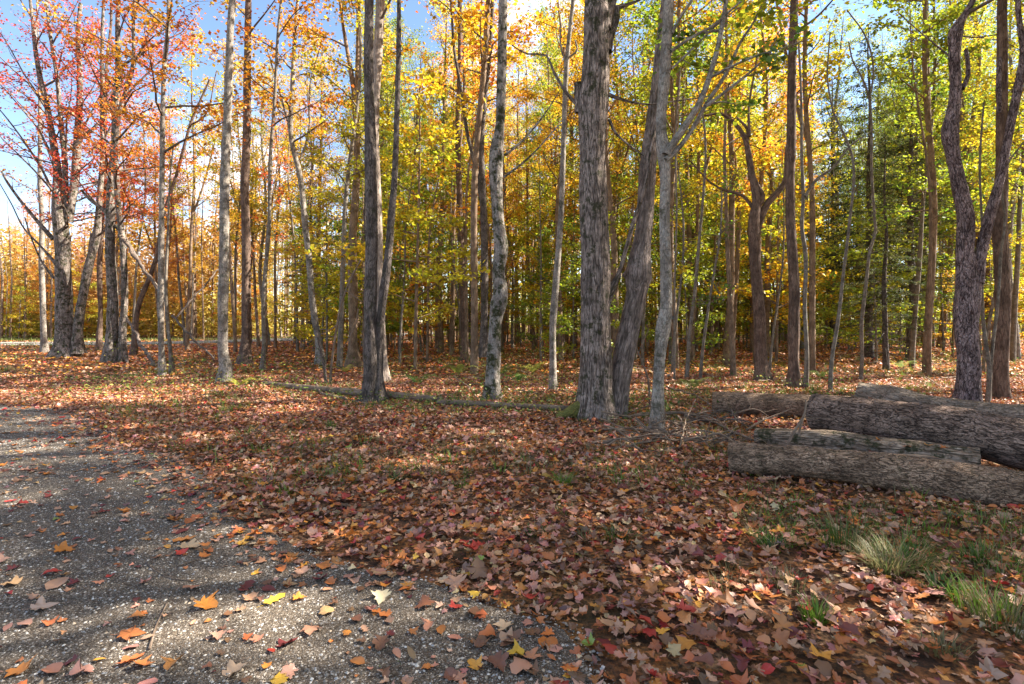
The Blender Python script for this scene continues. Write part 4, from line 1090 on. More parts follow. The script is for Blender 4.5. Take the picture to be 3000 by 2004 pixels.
def season(px, low):
    """leaf hues of the wood across the picture, and the word for them"""
    u = rng.random(); px = px + rng.normal(0, 70)
    if px < 520: pool = [(C_RED, C_ORG, 'red', .2), (C_ORG, C_GOLD, 'orange', .45), (C_GOLD, C_YEL, 'golden', .35)]
    elif px < 900: pool = [(C_RED, C_ORG, 'red', .08), (C_ORG, C_GOLD, 'orange', .32), (C_GOLD, C_YEL, 'golden', .40), (C_YEL, C_YG, 'yellow', .20)]
    elif px < 1550: pool = [(C_ORG, C_GOLD, 'orange', .08), (C_GOLD, C_YEL, 'golden', .26), (C_YEL, C_YG, 'yellow', .40), (C_YG, C_GRN, 'yellow green', .26)]
    elif px < 2300: pool = [(C_ORG, C_GOLD, 'orange', .06), (C_GOLD, C_YEL, 'golden', .30), (C_YEL, C_YG, 'yellow', .36), (C_YG, C_GRN, 'yellow green', .22), (C_GRN, C_YG, 'green', .06)]
    else: pool = [(C_GOLD, C_YEL, 'golden', .08), (C_YEL, C_YG, 'yellow', .32), (C_YG, C_GRN, 'yellow green', .40), (C_GRN, C_YG, 'green', .20)]
    if low: pool = [(C_YEL, C_YG, 'yellow', .36), (C_YG, C_GRN, 'yellow green', .48), (C_GOLD, C_YEL, 'golden', .16)] if px > 1400 else [(C_YEL, C_YG, 'yellow', .34), (C_YG, C_GRN, 'yellow green', .30), (C_GOLD, C_ORG, 'golden', .36)] if px > 800 else [(C_GOLD, C_ORG, 'golden', .4), (C_YEL, C_YG, 'yellow', .3), (C_ORG, C_GOLD, 'orange', .3)]
    c = 0
    for a, b, w, p in pool:
        c += p
        if u <= c: return a, b, w
    return pool[-1][:3]


def zone(px, d):
    if d > 42 and px < 560: return 'beyond the dirt road'
    if px < 0 or px > 3000: return 'past the side of the picture'
    names = [(420, 'behind the red maple'), (650, 'behind the gnarled maple'), (900, 'behind the pale sunlit trunk'), (1200, 'behind the dark twin trunk'), (1560, 'behind the pale mossy trunk'), (1900, 'behind the great maple'),
             (2200, 'behind the slim forked tree'), (2450, 'behind the straight reddish trunk'), (2750, 'among the hemlocks'), (3001, 'behind the flaky double trunk')]
    w = next(n for m, n in names if px < m)
    return ('far back ' if d > 30 else 'near ') + w


WHAT = {'tall': 'tall tree', 'thin': 'slender tree', 'pole': 'thin pole tree', 'sapling': 'low sapling'}
placed = list(named_xy)


def try_place(kind, n, d0, d1, gap, pw=1.0, xlim=None, smin=.85, smax=1.15, fn=None):
    k = tries = 0
    while k < n and tries < n * 60:
        tries += 1
        d = math.sqrt(d0 * d0 + rng.random() ** pw * (d1 * d1 - d0 * d0))
        lo, hi_ = xlim if xlim else (-80, 3080)
        px = lo + rng.random() * (hi_ - lo); x = (px - CX) / F * d
        if fn and not fn(px, x, d): continue
        if min((x - a) ** 2 + (d - b) ** 2 for a, b in placed) < gap * gap: continue
        placed.append((x, d)); k += 1
        j = int(rng.integers(len(PROTO[kind]))); tm, cm = PROTO[kind][j]
        c1, c2, word = season(px, kind == 'sapling')
        s = rng.uniform(smin, smax) * (np.interp(d, [15, 26, 40], [.74, .88, 1.0]) if kind == 'tall' and d < 40 else 1)
        bw = {'sap': 'grey', 'deep': 'brown', 'brown': 'brown', 'grey': 'grey'}[tm.materials[0].name.replace('bark_', '').replace('sapling', 'sap').replace('deep_wood', 'deep').replace('smooth_grey', 'grey')]
        e = root({'tall': 'forest_tree', 'thin': 'young_tree', 'pole': 'pole_tree', 'sapling': 'understorey_sapling'}[kind], (x, d, float(gh(x, d))),
                 f'{WHAT[kind]}, {bw} bark, {word} leaves, {zone(px, d)}', 'tree', {'tall': 'tall trees of the wood', 'thin': 'slender trees of the wood', 'pole': 'pole trees of the wood', 'sapling': 'understorey saplings'}[kind])
        e.rotation_euler = (rng.normal(0, .02), rng.normal(0, .02), rng.random() * 6.283); e.scale = (s, s, s * rng.uniform(.92, 1.1))
        obj('trunk', tm, e); hue(obj('crown', cm, e), c1, c2)


off_road = lambda px, x, d: abs(road_off(x, d)) > 4.5
wood_side = lambda px, x, d: abs(road_off(x, d)) > 4.0 and (px > 620 + rng.normal(0, 120) or (d > 60)) and not (px < 700 and d < 24)
dense = lambda px, x, d: wood_side(px, x, d) and (rng.random() < np.interp(px, [500, 900, 1300, 3000], [.35, .6, 1, 1]))
try_place('tall', 74, 17, 48, 1.9, .9, fn=dense)
try_place('tall', 22, 46, 60, 2.2, 1.0, (1000, 3080), fn=dense)
try_place('tall', 22, 44, 62, 2.4, 1.0, (-60, 900), .56, .74, fn=lambda px, x, d: road_off(x, d) > 5)
try_place('thin', 98, 14.5, 44, .9, .85, fn=dense)
try_place('thin', 16, 24, 44, 1.2, .8, (330, 900), .8, 1.0, fn=off_road)
try_place('pole', 56, 13.5, 36, .8, .8, (700, 3080), fn=off_road)
try_place('sapling', 84, 15, 36, 1.0, .8, (900, 3080), .85, 1.6, fn=off_road)
try_place('sapling', 16, 41, 52, 1.5, 1.0, (-60, 800), fn=lambda px, x, d: road_off(x, d) > 4)
# the wood goes on past the right side; its crowns shade the clearing
for k, (x, d) in enumerate([(9.5, 4.0), (13.0, 7.5), (12.0, 1.0), (16.5, 11.0), (17.5, 4.5), (15.0, -2.5), (21.0, 8.5), (10.5, -4.0), (20.0, -1.0), (14.5, 14.8), (18.5, 17.0), (11.2, 8.6), (12.8, 11.6), (9.0, 1.2), (9.6, 6.2), (14.2, 9.6), (16.4, 13.0), (8.4, -1.5), (14.6, 5.8), (12.4, 3.0), (8.6, 4.6)]):
    tm, cm = PROTO['tall'][k % 5]
    c1, c2, word = season(2900, False)
    e = root('forest_tree', (x, d, 0), f'tall forest tree with {word} leaves past the right side, shading the clearing', 'tree', 'trees past the right side')
    e.rotation_euler[2] = k * 1.1; e.scale = (.9, .9, .9)
    obj('trunk', tm, e); hue(obj('crown', cm, e), c1, c2)

# the far wood that reads as one mass
W = Wood()
for k in range(1000):
    d = 34 + 70 * rng.random() ** .8; px = -200 + 3400 * rng.random(); x = (px - CX) / F * d
    H = 12 if px < 560 else 20
    if abs(float(road_off(x, d))) < 5: continue
    W.tube(np.array([(x, d, -.3), (x + rng.normal(0, .2), d, H * .4), (x + rng.normal(0, .5), d, H * .9)]), np.array([1, .7, .2]) * rng.uniform(.04, .13), 5, 0, k)
tag(obj('far_wood', W.mesh('far_trunks', B['deep'])), 'mass of thin trunks far back in the wood', 'woodland', kind='stuff')
n1, n2, n3 = 120000, 70000, 45000
n = n1 + n2 + n3
d = np.concatenate([60 + 46 * rng.random(n1), 46 + 30 * rng.random(n2), 45 + 18 * rng.random(n3)]); px = np.concatenate([-200 + 3400 * rng.random(n1 + n2), -150 + 950 * rng.random(n3)]); x = (px - CX) / F * d
top = np.interp(px, [-200, 420, 600, 1000, 1400, 3200], [12.5, 12, 13, 16, 20, 23]) + 2.6 * noise3(x * .22, d * .1, 0, 77)
z = np.where(np.arange(n) < n1, .8 + (top - .8) * rng.random(n) ** .8, np.where(np.arange(n) < n1 + n2, .15 + 7.0 * rng.random(n) ** 1.3, .3 + (top * .85 - .3) * rng.random(n)))
keep = ((fbm(x * .35, d * .35, z * .4, 88, 2) > -.12) | (z < 4)) & ((x > -8) | (road_off(x, d) > 5))
x, d, px, z = x[keep], d[keep], px[keep], z[keep]; n = len(x)
s = .20 + .22 * rng.random(n)
v = np.array([(0, -.5, 0), (.4, .05, .1), (0, .55, .03), (-.4, .05, .12)]); t = np.array([(0, 1, 2), (0, 2, 3)])
p = place(v, np.stack([x, d, z], -1), s, rng.random(n) * 6.28, rng.normal(0, .6, n), rng.normal(0, .6, n))
hv = np.clip(.5 + .9 * fbm(x * .16, d * .16, z * .2, 91, 2) + rng.normal(0, .12, n), 0, 1)
lo = np.array([(.27, .30, .04), (.43, .37, .06), (.49, .33, .07), (.48, .26, .085), (.42, .21, .10)])
sh = np.interp(px, [0, 500, 1200, 2000, 3000], [2.7, 2.8, 2.0, 1.9, .9]) + (hv - .5) * 2.4 - np.clip(7 - z, 0, 6) * .28
sh = np.clip(sh, 0, 3.999); i = sh.astype(int); f = (sh - i)[:, None]
c = (lo[i] * (1 - f) + lo[np.minimum(i + 1, 4)] * f) * (.7 + .6 * rng.random((n, 1)))
tt = (t[None] + (np.arange(n) * 4)[:, None, None]).reshape(-1, 3)
tag(obj('far_foliage', mk_mesh('far_foliage', p, None, tt, M_FAR, {'col': ('FLOAT_COLOR', np.concatenate([np.repeat(c[:, None, :], 4, 1), np.ones((n, 4, 1))], -1))}, False)),
    'golden and orange foliage of the far wood', 'woodland', kind='stuff')

# ------------------------------------------------------------------ logs
def log(name, label, barkk, pts, rad, ends=(True, True), ns=72, amp=.010, fine=1.0, squash=1.0, group='logs piled at the right', tilt=0, stubs=()):
    """pts: world points along the log's axis"""
    pts = np.array(pts, float); base = np.array([pts[0][0], pts[0][1], 0.0])
    e = root(name, base, label, 'log', group)
    a = np.column_stack([pts - base, np.array(rad)])
    L = np.linalg.norm(np.diff(pts, axis=0), axis=1).sum()
    s = spline(a, max(8, int(L / .045))) if L > .5 else spline(a, 12)
    tree_seed[0] += 7; sd = tree_seed[0]
    t = np.linspace(0, L, len(s))
    s[:, 2] += .012 * noise3(t * 1.3, 0, 0, sd) * (rad[0] / .15); s[:, 1] += .012 * noise3(t * 1.3, 4, 0, sd) * (rad[0] / .15)
    W = Wood(); W.tube(s[:, :3], s[:, 3], ns, amp, sd, 0, fine=fine, lumpy=.10)
    if squash != 1.0:
        W.v[0][:, 2] = np.where(W.v[0][:, 2] > 0, W.v[0][:, 2] * squash, W.v[0][:, 2])
    for st in stubs:
        p = s[int(st[0] * (len(s) - 1)), :3]; q = p + np.array(st[1]); W.tube(np.array([p, (p + q) / 2, q]), np.array([st[2], st[2] * .8, st[2] * .55]), 10, .003, sd, cap=True)
    obj('bark', W.mesh('bark', B[barkk]), e)
    ring = W.v[0].reshape(len(s), ns, 3)
    for k, on in enumerate(ends):
        if not on: continue
        R_ = ring[0 if k == 0 else -1]; c = R_.mean(0); ax = (s[1, :3] - s[0, :3]) if k == 0 else (s[-2, :3] - s[-1, :3]); ax = ax / np.linalg.norm(ax)
        r_ = np.random.default_rng(sd + k)
        vs_, q_, b_ = [], [], []
        for j, f in enumerate((.995, .86, .6, .3)):
            vs_.append(c + (R_ - c) * f + ax * (.004 + .010 * r_.random() * (j > 0)) + ax[None] * (.004 * r_.standard_normal((ns, 1)) * (j > 0)))
        vs_ = np.concatenate(vs_ + [c[None] + ax * .006])
        u1 = (R_[0] - c) / np.linalg.norm(R_[0] - c); u2 = np.cross(ax, u1)
        bk = np.stack([(vs_ - c) @ u1, (vs_ - c) @ u2, 0 * (vs_ @ u1)], -1)
        j = np.arange(ns); qs = np.concatenate([np.stack([m * ns + j, m * ns + (j + 1) % ns, (m + 1) * ns + (j + 1) % ns, (m + 1) * ns + j], -1) for m in range(3)])
        ts = np.stack([3 * ns + j, 3 * ns + (j + 1) % ns, np.full(ns, 4 * ns)], -1)
        obj('cut_end', mk_mesh('cut_end', vs_, qs, ts, M_END, {'bk': ('FLOAT_VECTOR', bk)}), e)
    return e


def WL(x, y, r):
    return tuple(P(x, y, (CAM_H - r - .012) * F / (y - HY)))


def W3(x, y, d):
    return tuple(P(x, y, d))


log('log', 'front log with rough brown bark lying on the leaves, nearest of the pile', 'log',
    [W3(2140, 1343, 5.45), W3(2420, 1356, 5.05), W3(2700, 1393, 4.72), W3(3000, 1443, 4.42), W3(3400, 1510, 4.05)], [.142, .146, .150, .152, .155],
    stubs=[(.24, (.10, -.05, .145), .016)])
log('log', 'dark thick log resting on top of the pile, ridged bark', 'logdark',
    [W3(2386, 1205, 6.9), W3(2600, 1228, 6.2), W3(2800, 1262, 5.65), W3(3000, 1306, 5.2), W3(3500, 1380, 4.7)], [.212, .222, .235, .245, .25], amp=.014)
log('log', 'brown log with pale sawn end lying farthest left in the pile', 'log',
    [W3(2088, 1180, 8.75), W3(2250, 1186, 8.5), W3(2500, 1196, 8.2), W3(2900, 1215, 7.8)], [.165, .17, .172, .172])
log('log', 'weathered grey log with broken raised end, behind the dark log', 'loggrey',
    [W3(2512, 1148, 8.35), W3(2600, 1170, 8.1), W3(2700, 1196, 7.85), W3(2850, 1216, 7.55), W3(3000, 1228, 7.3), W3(3300, 1240, 7.0)], [.15, .185, .19, .19, .19, .19], amp=.016,
    stubs=[(0.06, (-.30, .05, -.08), .05)])
log('log', 'flat grey half-rotten log with sawn right end between front and dark logs', 'logrot',
    [W3(2215, 1282, 6.45), W3(2400, 1296, 6.05), W3(2600, 1318, 5.65), W3(2871, 1352, 5.22)], [.11, .15, .155, .15], squash=.92, amp=.022, fine=2.0)
log('fallen_log', 'long thin fallen trunk lying left of the dark twin trunk', 'dead',
    [WL(770, 1122, .055), WL(900, 1136, .08), WL(1061, 1151, .088), WL(1180, 1160, .085), WL(1296, 1169, .075)], [.042, .062, .07, .066, .058], ns=24, amp=.005, group='thin fallen trunks across the litter')
log('fallen_log', 'thin fallen trunk lying between the dark twin trunk and the great maple', 'dead',
    [WL(1283, 1177, .055), WL(1400, 1183, .06), WL(1520, 1189, .058), WL(1690, 1197, .05)], [.046, .05, .047, .04], ns=24, amp=.005, group='thin fallen trunks across the litter')
log('fallen_log', 'short sunlit fallen branch lying far back between trunks at centre', 'dead',
    [W3(1190, 1046, 22.5), W3(1240, 1050, 21.6), W3(1290, 1054, 21.0)], [.05, .045, .035], ns=12, amp=.003, group='thin fallen trunks across the litter')


great = next(o for o in scn.objects if o.name == 'maple_tree')
for pts in ([(1735, 1180, 60), (1700, 1196, 46), (1668, 1210, 34), (1630, 1224, 20)], [(1760, 1195, 50), (1772, 1225, 34), (1790, 1250, 16)]):
    p, r_ = stem_path(pts, 8.45, np.array(great.location), 0, 3, .05)
    W = Wood(); W.tube(p, r_, 18, .006, 12)
    obj('root', W.mesh('root', B['moss' if pts[0][0] < 1750 else 'furrow']), great)
for (x, y, d_, sz, c, sh_, lab) in [(2660, 1188, 6.15, .07, 'red', 2, 'scarlet maple leaf lying on top of the dark log'), (2720, 1196, 6.0, .06, 'maroon', 4, 'dark red maple leaf lying farther along the dark log'),
                                    (2545, 1172, 6.5, .08, 'tan', 1, 'tan leaf caught on the ridge of the dark log'), (2590, 1178, 6.35, .06, 'orange', 9, 'small orange leaf on the dark log beside the tan one'),
                                    (2525, 1292, 5.75, .06, 'gold', 5, 'yellow maple leaf on the flat rotten log'), (2570, 1295, 5.65, .075, 'orange', 6, 'orange leaf on the flat rotten log right of the yellow one'),
                                    (2660, 1312, 5.45, .075, 'pink', 3, 'pink maple leaf on the flat rotten log'), (2720, 1308, 5.38, .07, 'gold', 7, 'golden leaf near the sawn end of the flat rotten log'), (2765, 1316, 5.3, .07, 'rust', 8, 'rust leaf at the sawn end of the flat rotten log'),
                                    (2555, 1328, 4.95, .05, 'maroon', 0, 'dark red leaf lying on the front log'), (2350, 1312, 5.25, .05, 'cream', 11, 'small cream leaf on the left part of the front log'),
                                    (2175, 1148, 8.65, .08, 'cream', 10, 'cream leaf on top of the leftmost brown log'), (2990, 1240, 5.2, .09, 'orange', 2, 'orange leaf on the dark log at the right edge'), (2870, 1225, 5.5, .07, 'tan', 1, 'tan leaf on the dark log near the right edge')]:
    p = P(x, y, d_)
    fallen_leaf(p[0], p[1], p[2] + .012, sz, sh_, c, lab, 'leaves lying on the logs')

# ------------------------------------------------------------------ branches and sticks lying about
def stick(label, pts, w0, w1=None, name='stick', grp='branches lying in the brush pile', barkk='dead', lift=.02, twigs=0):
    tree_seed[0] += 3; sd = tree_seed[0]; r = np.random.default_rng(sd)
    P3 = []
    for p in pts:
        if len(p) == 3 and p[2] >= 1.0: P3.append(P(p[0], p[1], p[2]))
        else:
            g = G(p[0], p[1]); g[2] = float(gh(g[0], g[1])) + lift + (p[2] if len(p) == 3 else 0); P3.append(g)
    P3 = np.array(P3); base = np.array([P3[0][0], P3[0][1], 0])
    L = np.linalg.norm(np.diff(P3, axis=0), axis=1).sum()
    d = P3[:, 1].mean(); s = spline(P3 - base, max(6, int(L / .06)))
    s += .35 * w0 / F * d * np.stack([noise3(np.arange(len(s)) * .35, k, 0, sd) for k in (0, 3, 6)], -1)
    W = Wood(); W.tube(s, np.linspace(w0, w1 or w0 * .45, len(s)) / F * d * .5, 7, 0, sd, cap=True)
    for k in range(twigs):
        i = r.integers(len(s) // 4, len(s)); q = [s[i]]; v = r.standard_normal(3) * np.array([1, 1, .45]); v[2] = abs(v[2])
        for m in range(3): v = v + r.standard_normal(3) * .35; q.append(q[-1] + v / np.linalg.norm(v) * .09)
        W.tube(np.array(q), np.linspace(.006, .002, 4), 5, 0, sd)
    return tag(obj(name, W.mesh(name, B[barkk]), None, base), label, 'stick', grp)


stick('long pale branch curving from the great maple foot to the brush', [(1583, 1208), (1678, 1217), (1740, 1255), (1844, 1288)], 6, twigs=3)
stick('thick grey branch lying behind the slim forked tree', [(1823, 1232, .04), (1906, 1220, .05), (2039, 1232, .06), (2114, 1262, .05), (2205, 1302, .03)], 11, 6, twigs=4)
stick('straight stick slanting down toward the left log end', [(1952, 1150, .12), (2060, 1197, .12), (2101, 1226, .05)], 7, twigs=3)
stick('curved pale stick crossing in front of the slim forked tree', [(1750, 1262), (1850, 1270, .05), (1990, 1292, .06), (2060, 1310, .02)], 6, 4, twigs=4)
stick('pale sunlit stick sticking up from the brush toward the front log', [(1990, 1320, .02), (2010, 1270, .16), (2040, 1225, .3)], 5, 3, twigs=2)
stick('long thin branch lying under the slim forked tree', [(1720, 1300), (1850, 1290, .03), (1960, 1285, .05), (2080, 1290, .02)], 7, 4, twigs=3)
stick('brown branch running from brush to under the front log', [(1900, 1300, .02), (2010, 1275, .07), (2120, 1290, .05), (2200, 1330, .02)], 8, 5, barkk='twig', twigs=4)
stick('forked upright branch propped against the dark log', [(2300, 1330, 5.9), (2325, 1270, 5.95), (2352, 1215, 6.0), (2360, 1170, 6.05)], 9, 5, twigs=1)
stick('short stick leaning behind the forked upright branch', [(2338, 1300, 6.1), (2345, 1250, 6.1), (2358, 1215, 6.15)], 8, 5)
stick('slanting pale stick lying on the leftmost brown log', [(2185, 1258, 7.3), (2250, 1226, 7.5), (2312, 1197, 7.7)], 7, 4)
stick('round peeled pole lying along the front log', [(2640, 1340, 4.93), (2780, 1352, 4.86), (2870, 1368, 4.80), (2952, 1377, 4.74)], 14, 13, grp='poles on the logs')
stick('thin branch lying right of the great maple at its foot', [(1795, 1232, .02), (1850, 1218, .05), (1905, 1200, .07)], 6, 3, barkk='twig', twigs=2)
stick('curving branch in front of the dark twin trunk', [(928, 1142, .1), (949, 1166, .05), (1094, 1190), (1218, 1228)], 7, 5, grp='branches lying on the litter', twigs=3)
stick('straight thin branch right of the dark twin trunk', [(1235, 1193), (1351, 1228)], 6, 4, grp='branches lying on the litter', twigs=2)
stick('fallen branch reaching from the litter to the pale mossy trunk foot', [(1330, 1118, .1), (1380, 1150, .05), (1400, 1176)], 5, 3, grp='branches lying on the litter', twigs=3)
stick('pale fallen pole lying across the grass below the front log', [(2720, 1500), (2840, 1522)], 14, 10, grp='branches lying on the litter')
stick('short bleached stick standing by the rust maple leaf on gravel', [(436, 1912), (452, 1850), (488, 1772)], 7, 4, grp='twigs on the gravel', lift=.012)
stick('straight straw twig lying on the gravel left of centre', [(520, 1664), (620, 1632)], 4, 3, grp='twigs on the gravel', lift=.01)
stick('dark curved twig on the gravel beside a rust leaf', [(425, 1655), (455, 1678), (520, 1705), (575, 1708)], 5, 3, grp='twigs on the gravel', lift=.01, barkk='twig')
stick('short dark twig on gravel near the bottom centre', [(650, 1960), (735, 1930)], 5, 4, grp='twigs on the gravel', lift=.01, barkk='twig')
stick('dead stem leaning from the gnarled maple to the slender grey trunk', [(352, 691, 19.5), (410, 770, 19), (468, 853, 18.5)], 10, 8, name='leaning_deadwood', grp='dead stems leaning between the left trees', barkk='twig')
stick('dead stem fallen against the foot of the slender grey trunk', [(456, 1073, 16.2), (415, 1010, 17.5), (373, 930, 18.8)], 10, 8, name='leaning_deadwood', grp='dead stems leaning between the left trees', barkk='twig')
stick('dead dark stem slanting behind the pale sunlit trunk', [(513, 935, 17), (560, 880, 17.5), (610, 825, 18), (640, 790, 18.4)], 6, 4, name='leaning_deadwood', grp='dead stems leaning between the left trees', barkk='twig')
stick('broken branch slanting to the ground behind the slender sapling', [(505, 925, 16.5), (560, 985, 16), (625, 1050, 15.4)], 8, 5, name='leaning_deadwood', grp='dead stems leaning between the left trees', barkk='twig', twigs=4)
stick('short pale log lying right of the slender grey trunk', [(490, 1070), (550, 1068)], 9, 7, grp='branches lying on the litter')
rs = np.random.default_rng(5)
for k in range(44):
    x, y = rs.uniform(1760, 2170), rs.uniform(1225, 1330); a = rs.normal(.15, .5); Lp = rs.uniform(50, 170)
    q = [(x + Lp * t * math.cos(a), y + Lp * .32 * t * math.sin(a), rs.uniform(.02, .20)) for t in (0, .5, 1)]
    stick('thin grey twig tangled in the brush pile by the front log', q, rs.uniform(4, 8), 2.5, name='twig', grp='twigs tangled in the brush pile', twigs=3, barkk='dead' if k % 3 else 'twig')
for k in range(26):
    x, y = rs.uniform(650, 2950), rs.uniform(1060, 1190); a = rs.normal(0, .6); Lp = rs.uniform(40, 150)
    q = [(x + Lp * t * math.cos(a), y + Lp * .25 * t * math.sin(a), rs.uniform(.0, .15)) for t in (0, .5, 1)]
    stick('fallen twig lying on the leaves between the trunks', q, rs.uniform(2.5, 5), 2, name='twig', grp='twigs on the forest floor', twigs=2)


# ------------------------------------------------------------------ grass, ferns and low plants
def blades(r, n, spread, h, lean, w=.0045, seg=3, droop=.5):
    """grass blades as curved tapered strips -> verts (n, 2*(seg+1), 3), quads"""
    th = r.random(n) * 6.283; rad = spread * np.sqrt(r.random(n)); ox, oy = rad * np.cos(th), rad * np.sin(th)
    az = th + r.normal(0, .6, n); hh = h * r.uniform(.45, 1.1, n); ln = lean * r.uniform(.3, 1.3, n)
    vs_ = []
    for k in range(seg + 1):
        t = k / seg; out = ln * hh * t ** 1.7; z = hh * (t - droop * ln * t ** 2.5 * .5)
        cx_, cy_ = ox + np.cos(az) * out, oy + np.sin(az) * out; ww = w * (1 - t * .92)
        for s in (-1, 1): vs_.append(np.stack([cx_ - np.sin(az) * ww * s, cy_ + np.cos(az) * ww * s, z - .01], -1))
    v = np.stack(vs_, 1); q = np.array([(2 * k, 2 * k + 1, 2 * k + 3, 2 * k + 2) for k in range(seg)])
    return v, (q[None] + (np.arange(n) * (2 * seg + 2))[:, None, None]).reshape(-1, 4)


GG = {'green': ((.045, .10, .018), (.085, .15, .025)), 'lime': ((.10, .20, .02), (.15, .24, .03)), 'straw': ((.30, .25, .11), (.10, .14, .04)), 'dull': ((.10, .125, .045), (.24, .20, .09))}


def tuft(label, x, y, n, spread, h, lean, tone, w=.004):
    n = int(n * 1.5); w = w * 1.1; h = h * .72; spread = spread * 1.35
    g = G(x, y); sd = tree_seed[0] = tree_seed[0] + 3; r = np.random.default_rng(sd)
    v, q = blades(r, n, spread, h, lean, w)
    a, b = GG[tone]; c = np.array(a) + (np.array(b) - np.array(a)) * r.random((n, 1)); c = c * r.uniform(.7, 1.25, (n, 1))
    c = np.where(r.random((n, 1)) < .22, np.array((.27, .205, .10)), c)
    c = np.concatenate([np.repeat(c[:, None, :], v.shape[1], 1), np.ones((*v.shape[:2], 1))], -1)
    o = obj('grass_tuft', mk_mesh('grass_tuft', v, q, None, M_GRASS, {'col': ('FLOAT_COLOR', c)}), None, (g[0], g[1], float(gh(g[0], g[1]))))
    return tag(o, label, 'grass', 'grass tufts among the leaves')


tuft('large straw and green grass tuft arching right below the logs', 2600, 1668, 150, .07, .30, 1.0, 'straw')
tuft('tall thin green grass spray above the straw tuft', 2480, 1600, 90, .10, .42, .55, 'green', .003)
tuft('wide arching green grass right of the straw tuft', 2650, 1650, 110, .10, .36, 1.25, 'green', .003)
tuft('low dark green grass patch left of the tall grass spray', 2400, 1575, 80, .16, .16, 1.1, 'green', .003)
tuft('bright green grass tuft alone near the bottom of the litter', 2392, 1815, 85, .05, .17, .55, 'lime', .005)
tuft('broad-bladed dark green tuft below the straw tuft', 2755, 1730, 60, .06, .17, 1.1, 'green', .007)
tuft('tall green grass standing at the right edge', 2895, 1800, 120, .10, .26, .5, 'lime', .004)
tuft('second green grass tuft at the right edge, leaning out', 2960, 1850, 110, .10, .24, .6, 'dull', .004)
tuft('dark green leafy grass left of the large grass tufts', 2262, 1600, 60, .06, .15, 1.0, 'green', .007)
tuft('small dark green tuft above the tan triangular leaf', 2225, 1568, 50, .05, .13, .9, 'green', .006)
tuft('green grass tuft under the right end of the front log', 2870, 1640, 60, .07, .20, .6, 'green', .005)
tuft('yellowish grass tuft at the bottom right among leaves', 2765, 1915, 60, .06, .14, .7, 'dull', .004)
tuft('bright green grass tuft in the middle of the litter', 1650, 1420, 80, .06, .20, 1.0, 'lime', .005)
tuft('dark green tuft left of the middle of the litter', 1162, 1408, 60, .05, .13, .9, 'green', .005)
tuft('small green tuft right of the dark green one', 1210, 1398, 45, .05, .12, .9, 'dull', .004)
tuft('green tuft beside the pale leaves left of centre', 1355, 1428, 50, .06, .13, .9, 'lime', .005)
tuft('dull green grass patch just below a green tuft left of centre', 1280, 1460, 70, .12, .11, .9, 'dull', .004)
tuft('small tuft at the centre of the litter below the bright green tuft', 1655, 1500, 55, .07, .12, .8, 'dull', .004)
tuft('dark tuft with straw tips right of centre on the litter', 1815, 1575, 45, .07, .17, .8, 'green', .005)
tuft('pair-like dark grass tuft on the mid litter', 1570, 1565, 40, .06, .11, .8, 'green', .005)
tuft('pale dry tuft left of the pair-like dark one', 1485, 1540, 50, .07, .12, .6, 'straw', .003)
tuft('greyish green tuft between two mid litter tufts', 1720, 1580, 45, .06, .12, .7, 'dull', .004)
tuft('green grass on the left litter catching the sun', 672, 1205, 70, .10, .22, .9, 'lime', .005)
tuft('small sunlit tuft just right of the left grass', 650, 1228, 45, .10, .16, .8, 'lime', .005)
tuft('small green tuft on litter below the long thin fallen trunk', 965, 1250, 45, .08, .17, .8, 'lime', .005)
tuft('low green tuft left of the small tuft below the fallen trunk', 830, 1210, 40, .08, .15, .8, 'lime', .005)
tuft('tiny grass sprig growing out of the gravel by a stick', 482, 1822, 40, .035, .035, .8, 'lime', .003)
tuft('small weed at the bottom of the gravel', 1155, 1965, 40, .05, .035, .9, 'lime', .005)
tuft('grass tuft on the litter left of the front log end', 2010, 1430, 45, .08, .14, .8, 'lime', .004)
tuft('sprawling dull grass left of the small tan leaf', 2130, 1660, 55, .07, .13, .6, 'dull', .003)
tuft('thin pale grass left of the bright green tuft', 2120, 1720, 50, .06, .14, .5, 'dull', .003)
tuft('dull grass tuft below the middle litter at right', 2310, 1710, 60, .08, .14, .6, 'dull', .004)

# scattered grass and weeds that nobody could count
r = np.random.default_rng(77)
V, Q, C, n0 = [], [], [], 0
cnt = 0
while cnt < 1900:
    d = 2.6 + 20 * r.random() ** 1.4; x = (r.random() * 2 - 1) * d * .95
    if off_gravel(x, d) < .3 or abs(float(road_off(x, d))) < 3: continue
    m = float(fbm(x * .5, d * .5, 0, 61, 2)) + .40 * math.exp(-((d - 10.5) / 3) ** 2) + .30 * math.exp(-((d - 5.8) / 1.1) ** 2) + (.10 if (x > .4 * d and d < 5.5) else 0)
    if m < .15 + .2 * r.random(): continue
    cnt += 1
    n = int(r.integers(5, 16)); v, q = blades(r, n, .08, r.uniform(.05, .14) * (1 + d / 16), .9, .003 + .00025 * d)
    v = v + np.array([x, d, float(gh(x, d))]); a, b = GG[['lime', 'dull', 'straw', 'dull', 'lime'][r.integers(5)]]
    c = (np.array(a) + (np.array(b) - np.array(a)) * r.random((n, 1))) * r.uniform(.8, 1.3, (n, 1))
    V.append(v.reshape(-1, 3)); Q.append(q + n0); C.append(np.concatenate([np.repeat(c[:, None, :], v.shape[1], 1), np.ones((*v.shape[:2], 1))], -1).reshape(-1, 4)); n0 += n * v.shape[1]
tag(obj('grass', mk_mesh('grass', np.concatenate(V), np.concatenate(Q), None, M_GRASS, {'col': ('FLOAT_COLOR', np.concatenate(C))})), 'thin grass growing through the leaf litter', 'grass', kind='stuff')
